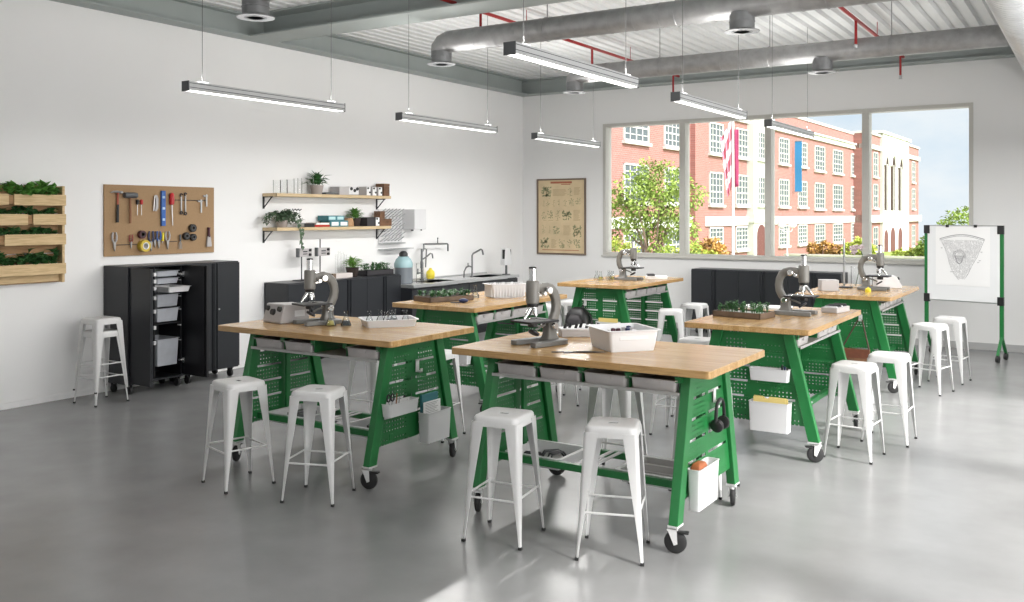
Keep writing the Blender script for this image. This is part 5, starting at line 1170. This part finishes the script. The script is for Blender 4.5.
def trough(name, lb, loc, rz, lx, ly, h, m, n, ln, seed, hh=.05, leafm=LEAF2, liner=False, stems=False):
    t = thing(name, lb, 'plant tray', loc, rz); mb = MB(); e = .012
    for b in ((-lx, lx, -ly, ly, 0, .008), (-lx, lx, -ly, -ly + e, 0, h), (-lx, lx, ly - e, ly, 0, h), (-lx, -lx + e, -ly, ly, 0, h), (lx - e, lx, -ly, ly, 0, h)): mb.box(*b)
    mb.obj('tray_body', m, t, smooth=False)
    mb = MB(); mb.box(-lx + e, lx - e, -ly + e, ly - e, .008, h * .75); mb.obj('soil', LIGHT_TRAY if liner else SOIL, t, smooth=False)
    rn = random.Random(seed); mb = MB()
    for _ in range(n):
        p = (rn.uniform(-lx + .03, lx - .03), rn.uniform(-ly + .02, ly - .02), h * .75)
        if stems: hs = rn.uniform(.3, 1) * hh; mb.tube([p, (p[0] + rn.uniform(-.01, .01), p[1], p[2] + hs)], .0025, 4); sprout(mb, (p[0], p[1], p[2] + hs * .4), hs * .6, 8, ln, ln * .6, rn)
        else: sprout(mb, p, hh, 9, ln, ln * .6, rn)
    mb.obj('seedlings', leafm, t, smooth=False, recalc=False); return t
trough('seedling_trough', 'dark trough of green seedlings on the low cabinets near the teal jar', (.22, -4.50, LZ), 0, .10, .30, .075, CHARCOALPOT, 40, .045, 51, .10)

# ---------------------------------------------------------------- poster
t = thing('framed_poster', 'framed buff botanical chart on the grey back wall', 'poster', (.328, -.004, 1.217))
PWd, PH = 1.036, 1.408
mb = MB(); e = .028
for b in ((0, PWd, -.03, 0, 0, e), (0, PWd, -.03, 0, PH - e, PH), (0, e, -.03, 0, e, PH - e), (PWd - e, PWd, -.03, 0, e, PH - e)): mb.box(*b)
mb.obj('frame', mat('brown_frame', (.17, .12, .09), .5), t, smooth=False)
mb = MB(); mb.box(e, PWd - e, -.014, -.004, e, PH - e); sheet = mb.obj('sheet', OLDPAPER, t, smooth=False)
def px_(u): return (u - 40) / 320 * PWd
def pz_(v): return PH - (v - 82) / 490 * PH
prn = random.Random(9); YF_ = -.0152
txt = MB(); plants = MB(); red = MB()
red.box(px_(130), px_(270), YF_, -.014, pz_(113), pz_(100)); red.box(px_(200), px_(260), YF_, -.014, pz_(122), pz_(117)); red.box(px_(75), px_(315), YF_, -.014, pz_(545), pz_(541))
for (u0, u1, v0, v1) in ((145, 235, 150, 195), (285, 325, 140, 190), (280, 325, 285, 355), (215, 265, 385, 450), (135, 170, 475, 530), (115, 150, 350, 356), (80, 110, 350, 356), (165, 195, 350, 356)):
    v = v0
    while v < v1: txt.box(px_(u0), px_(u1 - prn.uniform(0, 14)), YF_, -.014, pz_(v + 2.4), pz_(v)); v += 6.5
def sprig(u, v, w_, h, n):
    cx, cz, hw, hh = px_(u), pz_(v), w_ / 320 * PWd / 2, h / 490 * PH / 2
    for _ in range(n):
        x = cx + prn.uniform(-hw, hw); z = cz + prn.uniform(-hh, hh); a = prn.uniform(0, 3.1); r = hw * .35
        plants.add([(x + r * cos(a), YF_, z + r * sin(a)), (x + .4 * r * cos(a + 1.57), YF_, z + .4 * r * sin(a + 1.57)), (x - r * cos(a), YF_, z - r * sin(a)), (x - .4 * r * cos(a + 1.57), YF_, z - .4 * r * sin(a + 1.57))], [(0, 1, 2, 3)])
    txt.box(cx - .0025, cx + .0025, YF_, -.014, cz - hh * 1.2, cz + hh)
for u, v, w_, h, n in ((100, 165, 60, 55, 34), (258, 168, 26, 50, 12), (85, 240, 14, 40, 6), (112, 235, 22, 50, 11), (150, 240, 16, 40, 7), (187, 235, 20, 45, 9), (226, 238, 20, 45, 9), (266, 232, 28, 50, 14), (308, 228, 30, 40, 14), (86, 318, 28, 50, 13), (128, 312, 36, 48, 16), (178, 315, 26, 55, 12), (236, 318, 56, 55, 26), (84, 410, 24, 50, 9), (125, 410, 14, 45, 6), (170, 412, 38, 50, 22), (303, 420, 50, 70, 40), (92, 497, 52, 60, 30), (205, 502, 34, 50, 22), (256, 500, 30, 48, 14), (303, 500, 38, 48, 24)): sprig(u, v, w_, h, n)
txt.obj('printed_text', BROWN_INK, sheet, smooth=False); red.obj('printed_title', RED_INK, sheet, smooth=False)
plants.obj('plant_drawings', mat('faded_green_print_ink', (.27, .29, .16), .9), sheet, smooth=False, recalc=False)

# ---------------------------------------------------------------- whiteboard
t = thing('mobile_whiteboard', 'white board on a green rolling frame at the right of the window', 'whiteboard', (7.696, -.95, 0), -R(12))
x0, x1 = -.488, .488
for x in (x0, x1):
    mb = MB(); mb.box(x - .026, x + .026, -.015, .015, .28, 1.80); p = mb.obj('post', GREEN, t, smooth=False, bevel=.003)
    mb = MB()
    for s in (-1, 1): mb.prism([(0 - .012, .33), (.012, .33), (s * .175 + .014, .085), (s * .175 - .014, .085)], 'x', x - .018, x + .018)
    mb.obj('foot', GREEN, t, smooth=False)
    for s in (-1, 1):
        mb = MB(); mb.cyl((x - .02, s * .17, .045), (x + .02, s * .17, .045), .043, n=18); mb.box(x - .012, x + .012, s * .17 - .02, s * .17 + .02, .07, .095); mb.obj('caster', RUBBER, t)
    for z in (1.755, .80): mb = MB(); s = 1 if x == x0 else -1; a = sorted((x - s * .03, x + s * .05)); mb.box(a[0], a[1], -.03, .012, z - .06, z + .055); mb.obj('corner_clamp', BLACK, t, bevel=.004)
mb = MB(); mb.box(x0 + .02, x1 - .02, -.022, -.004, .775, 1.80); mb.obj('board', mat('gloss_whiteboard', (.80, .81, .82), .2), t, smooth=False)
mb = MB(); mb.box(x0, x1, -.024, 0, 1.797, 1.812); mb.box(x0, x1, -.024, 0, .762, .776); mb.obj('edge_rail', STEEL, t, smooth=False)
for x in (-.20, .165): mb = MB(); mb.box(x - .02, x + .02, -.036, .006, 1.782, 1.818); mb.obj('paper_clip', BLACK, t, bevel=.002)
PY = -.026
mb = MB(); mb.box(-.355, .35, PY, PY + .0015, .985, 1.788); sh = mb.obj('drawing_sheet', PAPER, smooth=False, loc=(7.696, -.95, 0), rotz=-R(12)); tag(sh, 'white sheet with a fan shaped grey cell drawing clipped to the whiteboard', 'drawing')
def wx(u): return -.355 + (u - 105) / 365 * .705
def wz(v): return 1.788 - (v - 48) / 395 * .803
dr = MB()
def stroke(pts, w_=.0022):
    pts = [(wx(a), wz(b)) for a, b in pts]
    for (xa, za), (xb, zb) in zip(pts, pts[1:]):
        d = Vector((xb - xa, zb - za)); 
        if d.length < 1e-5: continue
        n_ = Vector((-d.y, d.x)).normalized() * w_; 
        dr.add([(xa + n_.x, PY - .0006, za + n_.y), (xa - n_.x, PY - .0006, za - n_.y), (xb - n_.x, PY - .0006, zb - n_.y), (xb + n_.x, PY - .0006, zb + n_.y)], [(0, 1, 2, 3)])
top = [(132 + 303 * q, 130 - 30 * sin(pi * q)) for q in [i / 16 for i in range(17)]]
stroke(top, .005); stroke([(a, b + 9) for a, b in top], .003)
lft = [(135, 132), (165, 185), (185, 240), (200, 300), (225, 360), (262, 405)]; rgt = [(434, 133), (410, 190), (385, 250), (350, 310), (325, 365), (300, 400)]
stroke(lft, .002); stroke(rgt, .002)
drn = random.Random(77)
def lim(poly, v):
    for (a, b), (c, d) in zip(poly, poly[1:]):
        if b <= v <= d: return a + (c - a) * (v - b) / (d - b)
    return poly[-1][0]
v = 140
while v < 402:
    l, r = lim(lft, v) + 4, lim(rgt, v) - 4; u = l + drn.uniform(0, 5)
    while u < r:
        rx_, rz_ = drn.uniform(2.2, 5.2), drn.uniform(2, 4); a0 = drn.uniform(0, 6)
        if drn.random() < .93: stroke([(u + rx_ * cos(a0 + k * .9), v + rz_ * sin(a0 + k * .9)) for k in range(8)], .0011)
        u += drn.uniform(8, 12)
    v += 7.5
for rr_ in (44, 38, 30): stroke([(265 + rr_ * cos(R(a)), 245 - rr_ * .95 * sin(R(a))) for a in range(-20, 201, 20)], .0024)
for q in range(7): stroke([(236 + q * 2, 244 + q * 6), (296 - q * 2, 243 + q * 6)], .0034 if q % 2 else .002)
stroke([(236, 240), (250, 285), (265, 298), (282, 285), (298, 240)], .005)
for a, b in ((408, 213), (396, 270), (140, 190), (205, 350), (385, 282)): stroke([(a, b), (a + 14, b + 1)], .0022); stroke([(a + 1, b + 4), (a + 10, b + 5)], .0018)
stroke([(300, 215), (396, 216)], .0012)
dr.obj('line_drawing', INK, sh, smooth=False, recalc=False)

# ---------------------------------------------------------------- on the table tops
# front centre table
t = thing('plastic_tub', 'large white translucent tub of small samples on the front centre table', 'tub', (6.598, -9.375, TH), R(50))
mb = MB(); tub(mb, [(.155, .165, .02, 0), (.165, .175, .022, .05), (.176, .186, .024, .135)], .004, .018); mb.obj('tub_body', mat('milky_plastic', (.72, .72, .735), .4), t)
mb = MB(); mb.box(-.10, .10, -.182, -.172, .075, .11); mb.obj('label_holder', LIGHT_TRAY, t, bevel=.002)
rn = random.Random(13)
for i in range(12):
    x, y = rn.uniform(-.09, .10), rn.uniform(-.10, .10); P_ = Matrix.Translation((6.598, -9.375, TH)) @ Matrix.Rotation(R(50), 4, 'Z') @ Vector((x, y, .006))
    mb = MB(); mb.lathe([(.013, 0), (.014, .09), (.016, .092), (.016, .112 + .01 * (i % 3)), (.003, .116 + .01 * (i % 3))], n=10); tag(mb.obj('sample_vial', [GLASS, GREYBOX, MAROON, PAPER, LIGHT_TRAY, NAVY][i % 6], loc=P_), 'small sample vial standing inside the large white tub', 'vial', 'vials in the white tub')
t = thing('peg_rack', 'grey and white peg rack with black pegs beside the microscope', 'rack', (6.07, -8.99, TH), R(40)); mb = MB(); mb.box(-.15, .15, -.07, .07, 0, .05); mb.obj('rack_body', GREYBOX, t, bevel=.005); mb = MB(); mb.box(-.152, .152, -.072, .072, .05, .062); mb.obj('rack_top', WHITE_PLASTIC, t, bevel=.003)
for i in range(7):
    mb = MB(); x = -.12 + .04 * i; mb.cyl((x, -.03 + .03 * (i % 2), .06), (x + .012, -.03 + .03 * (i % 2), .095), .011, n=8); mb.obj('peg', BLACK, t)
for i, (x, y, a, lb) in enumerate(((6.36, -9.77, 40, 'steel dissecting tool on the front table, leftmost of the three'), (6.43, -9.75, 58, 'steel dissecting tool on the front table, middle of the three'), (6.51, -9.69, 30, 'steel forceps on the front table, rightmost of the three tools'))):
    t = thing('dissecting_tool', lb, 'tool', (x, y, TH), R(a), 'dissecting tools on the front table')
    if i < 2: mb = MB(); mb.cyl((-.07, 0, .005), (.01, 0, .005), .004, n=8); mb.obj('handle', IRON, t); mb = MB(); mb.tube([(.01, 0, .005), (.07, 0, .004)], [.0025, .0015], 6); mb.obj('tip', TOOLSTEEL, t)
    else:
        mb = MB()
        for s in (-1, 1): mb.tube([(-.10, s * .002, .006), (-.02, s * .010, .006), (.04, s * .009, .006), (.11, s * .001, .005)], [.004, .005, .004, .0015], 6)
        mb.obj('arm', IRON, t)
# front left table
t = thing('power_supply', 'grey power supply with a sloped front and black knobs on the front left table', 'power supply', (3.565, -9.515, TH), R(80))
mb = MB(); mb.shell([[(-.115, -.13, 0), (.165, -.13, 0), (.165, .13, 0), (-.115, .13, 0)], [(-.115, -.13, .02), (.165, -.13, .02), (.165, .13, .02), (-.115, .13, .02)], [(-.075, -.13, .155), (.165, -.13, .145), (.165, .13, .145), (-.075, .13, .155)]])
mb.obj('case', GREYBOX, t, smooth=False, bevel=.008)
M = Matrix.Rotation(-R(73.5), 4, 'Y')
mb = MB(); mb.box(-.085, -.080 + .08, -.12, -.118 + .0, .0, .001); 
for dx, z, r in ((-.085, .115, .022), (.0, .08, .028), (.085, .115, .022)):
    pass
for y, q, r in ((-.085, .70, .024), (.0, .50, .030), (.085, .70, .024)):
    bx_ = -.115 + .04 * q; bz_ = .02 + .135 * q
    mb = MB(); mb.cyl((bx_ + .004, y, bz_), (bx_ - .020, y, bz_ + .006), r, r * .8, 16); mb.obj('knob', BLACK, t)
for q in (-.1285, .1285):
    mb = MB(); mb.box(.02, .12, min(q, q * 1.02), max(q, q * 1.02), .05, .10); mb.obj('vent', LIGHT_TRAY, t, smooth=False)
def flask(lb, x, y, z, s=1.0, fill=None, grp='small glass flasks', name='conical_flask'):
    t = thing(name, lb, 'flask', (x, y, z), 0, grp)
    mb = MB(); mb.lathe([(.040 * s, 0), (.044 * s, .006 * s), (.040 * s, .02 * s), (.017 * s, .075 * s), (.016 * s, .115 * s), (.022 * s, .12 * s), (.020 * s, .122 * s), (.014 * s, .115 * s), (.0145 * s, .075 * s), (.037 * s, .02 * s), (.040 * s, .008 * s), (.002, .006 * s)], n=20); mb.obj('glass', LABGLASS, t)
    if fill: mb = MB(); mb.lathe([(.036 * s, .009 * s), (.034 * s, .022 * s), (.026 * s, .045 * s), (.002, .046 * s)], n=16); mb.obj('contents', fill, t)
    return t
YG = mat('dull_yellow_contents', (.42, .36, .10), .6); DK = mat('dark_grey_contents', (.07, .08, .09), .6)
flask('small flask with dull yellow contents beside the left microscope', 4.10, -9.52, TH, .95, YG); flask('small flask with dark contents left of the white flask tray', 4.20, -9.45, TH, .95, DK)
t = thing('flask_tray', 'shallow white tray holding small glass flasks on the front left table', 'tray', (4.46, -9.24, TH), R(52)); mb = MB(); tub(mb, [(.19, .13, .02, 0), (.205, .145, .022, .055)], .004, .015); mb.obj('tray_body', WHITE_PLASTIC, t)
mm = Matrix.Translation((4.46, -9.24, TH + .005)) @ Matrix.Rotation(R(52), 4, 'Z')
for i, (x, y, f) in enumerate(((-.15, .02, None), (-.05, .075, None), (.02, .02, DK), (.06, .07, DK), (.14, .0, None), (-.03, -.06, DK))):
    p = mm @ Vector((x, y, 0)); flask('small glass flask in the shallow white tray, ' + ['at its left end', 'at its rear left', 'in the middle with dark contents', 'at its rear with dark contents', 'at its right end', 'at its front with dark contents'][i], p.x, p.y, p.z, .92, f, 'flasks in the white tray')
# yellow folder table
trough('seedling_tray', 'brown wooden tray of young seedlings on the yellow folder table', (6.66, -7.08, TH), R(-9), .225, .14, .05, BROWNWOOD, 75, .028, 61, .095, LEAF2, True, True)
mb = MB(); mb.box(-.22, .22, -.16, .16, 0, .012); pp = mb.obj('paper_pad', PAPER, smooth=False, loc=(6.60, -6.22, TH), rotz=R(8)); tag(pp, 'white paper pad lying behind the seedling tray', 'paper pad')
mb = MB(); mb.box(-.215, .215, -.155, .155, .012, .0135); mb.obj('top_sheet', PAPER, pp, smooth=False)
t = thing('slide_box', 'grey box of slides with dark slots right of the microscope on the yellow folder table', 'slide box', (7.24, -6.24, TH), R(80)); mb = MB(); mb.box(-.14, .14, -.075, .075, 0, .05); mb.obj('box_body', GREYBOX, t, bevel=.005)
for i in range(6): mb = MB(); mb.box(-.11 + i * .04, -.085 + i * .04, -.055, .055, .05, .058 + .006 * (i % 3)); mb.obj('slot', IRON if i % 3 else LIGHT_TRAY, t, smooth=False)
# white rack table
trough('seedling_tray', 'brown wooden tray of green sprouts on the white rack table', (3.53, -7.25, TH), R(70), .27, .155, .05, BROWNWOOD, 46, .042, 62, .05, LEAF2)
t = thing('dissecting_probe', 'dark blue handled tool lying at the table corner by the sprouts', 'tool', (3.86, -7.36, TH), R(35)); mb = MB(); mb.ball((0, 0, .022), (.05, .035, .022), 14, 8); mb.obj('handle', NAVY, t); mb = MB(); mb.box(-.13, -.03, -.025, .025, .0, .008); mb.obj('blade', IRON, t, bevel=.002)
flask('small clear flask behind the sprouts on the white rack table', 3.56, -6.72, TH, 1.0); flask('second small clear flask nearer the white rack', 3.66, -6.86, TH, .9)
t = thing('tube_rack', 'white ribbed rack full of tubes on the table before the sinks', 'tube rack', (3.84, -6.56, TH), R(55))
mb = MB(); tub(mb, [(.175, .105, .02, 0), (.20, .125, .022, .14)], .005, .018)
for i in range(11): 
    x = -.17 + .034 * i; mb.box(x - .006, x + .006, -.124, -.108, .01, .13); mb.box(x - .006, x + .006, .108, .124, .01, .13)
for i in range(6): y = -.09 + .036 * i; mb.box(-.198, -.18, y - .006, y + .006, .01, .13); mb.box(.18, .198, y - .006, y + .006, .01, .13)
mb.obj('rack_body', WHITE_PLASTIC, t)
for i in range(14):
    p = Matrix.Translation((3.84, -6.56, TH)) @ Matrix.Rotation(R(55), 4, 'Z') @ Vector((-.15 + .05 * (i % 7), -.04 + .08 * (i // 7), .008))
    mb = MB(); mb.lathe([(.010, 0), (.014, .01), (.014, .145), (.012, .148), (.011, .02), (.002, .015)], n=10); tag(mb.obj('rack_tube', GLASS if i % 2 else LIGHT_TRAY, loc=p), ('clear' if i % 2 else 'grey') + ' tube standing in the white ribbed rack', 'tube', ('clear' if i % 2 else 'grey') + ' tubes in the white rack')
# backpack table
for i, (x, y) in enumerate(((3.43, -3.60), (3.52, -3.66), (3.55, -3.47), (3.64, -3.54), (3.68, -3.70))): flask('small clear flask on the farthest table, ' + ['first', 'second', 'third', 'fourth', 'fifth'][i] + ' from the left', x, y, TH, .95, YG if i % 2 else None, 'flasks on the farthest table')
t = thing('slide_box', 'white slide box with dark slides right of the farthest microscope', 'slide box', (4.10, -3.10, TH), R(30)); mb = MB(); mb.box(-.14, .14, -.09, .09, 0, .045); mb.obj('box_body', PAPER, t, bevel=.004); mb = MB(); mb.box(-.13, -.03, -.08, .08, .045, .07); mb.obj('slides', IRON, t, bevel=.003)
# leather bag table
t = thing('white_case', 'plain white box with a dark latch on the leather bag table', 'box', (6.60, -3.86, TH), R(28)); mb = MB(); mb.box(-.10, .10, -.08, .08, 0, .13); mb.obj('box_body', GREYBOX, t, bevel=.006); mb = MB(); mb.box(.10, .108, -.03, .03, .06, .09); mb.obj('latch', IRON, t)
t = thing('retort_stand', 'tall retort stand rod beside the beaker on the leather bag table', 'lab stand', (6.65, -3.30, TH), 0); mb = MB(); mb.box(-.09, .09, -.07, .07, 0, .014); mb.obj('foot_plate', IRON, t, bevel=.003); mb = MB(); mb.cyl((0, .0, .01), (0, 0, .60), .012, n=10); mb.obj('rod', STEEL, t)
t = thing('flower_beaker', 'clear glass cylinder holding a dark orchid stem', 'vase', (6.76, -3.18, TH), 0); mb = MB(); mb.lathe([(.05, 0), (.055, .006), (.055, .25), (.06, .256), (.052, .25), (.05, .012), (.002, .01)], n=22); mb.obj('glass', GLASS, t)
mb = MB(); mb.tube([(0, 0, .02), (.04, .03, .24), (.07, .05, .40), (.03, .03, .50), (-.04, .0, .49)], .005, 6); mb.obj('stem', LEAF3, t)
rn = random.Random(5)
for p in ((-.04, 0, .48), (.0, .02, .49), (.05, .04, .49), (-.02, .0, .44)):
    mb = MB()
    for k in range(5): a = k * 1.257; mb.leaf(p, (cos(a), .4 * sin(a), sin(a)), .05, .035, (0, -1, .2))
    mb.ball(p, .012, 8, 6); mb.obj('blossom', mat('dark_orchid', (.45, .36, .37), .6), t, smooth=False, recalc=False)
mb = MB(); mb.lathe([(.06, 0), (.065, .006), (.066, .14), (.072, .145), (.063, .14), (.061, .012), (.002, .01)], n=22); tag(mb.obj('glass_beaker', GLASS, loc=(6.86, -3.02, TH)), 'wide clear beaker behind the microscope on the leather bag table', 'beaker')
t = thing('yellow_weight', 'small yellow block at the foot of the whiteboard-side microscope', 'block', (7.03, -3.80, TH), 0); mb = MB(); mb.lathe([(.03, 0), (.032, .006), (.032, .035), (.026, .042)], n=18); mb.obj('body', YEL, t); mb = MB(); mb.cyl((0, 0, .042), (0, 0, .055), .012, n=12); mb.obj('knob', YEL, t)
t = thing('power_supply', 'light grey power supply with a sloped face on the leather bag table', 'power supply', (7.10, -3.02, TH), R(200))
mb = MB(); mb.shell([[(-.14, -.12, 0), (.15, -.12, 0), (.15, .12, 0), (-.14, .12, 0)], [(-.14, -.12, .03), (.15, -.12, .03), (.15, .12, .03), (-.14, .12, .03)], [(-.08, -.12, .15), (.15, -.12, .145), (.15, .12, .145), (-.08, .12, .15)]]); mb.obj('case', LIGHT_TRAY, t, smooth=False, bevel=.008)
for y, q, r in ((-.07, .7, .022), (.07, .7, .022)):
    mb = MB(); mb.cyl((-.14 + .06 * q + .004, y, .03 + .12 * q), (-.14 + .06 * q - .02, y, .03 + .12 * q + .008), r, r * .8, 14); mb.obj('knob', BLACK, t)
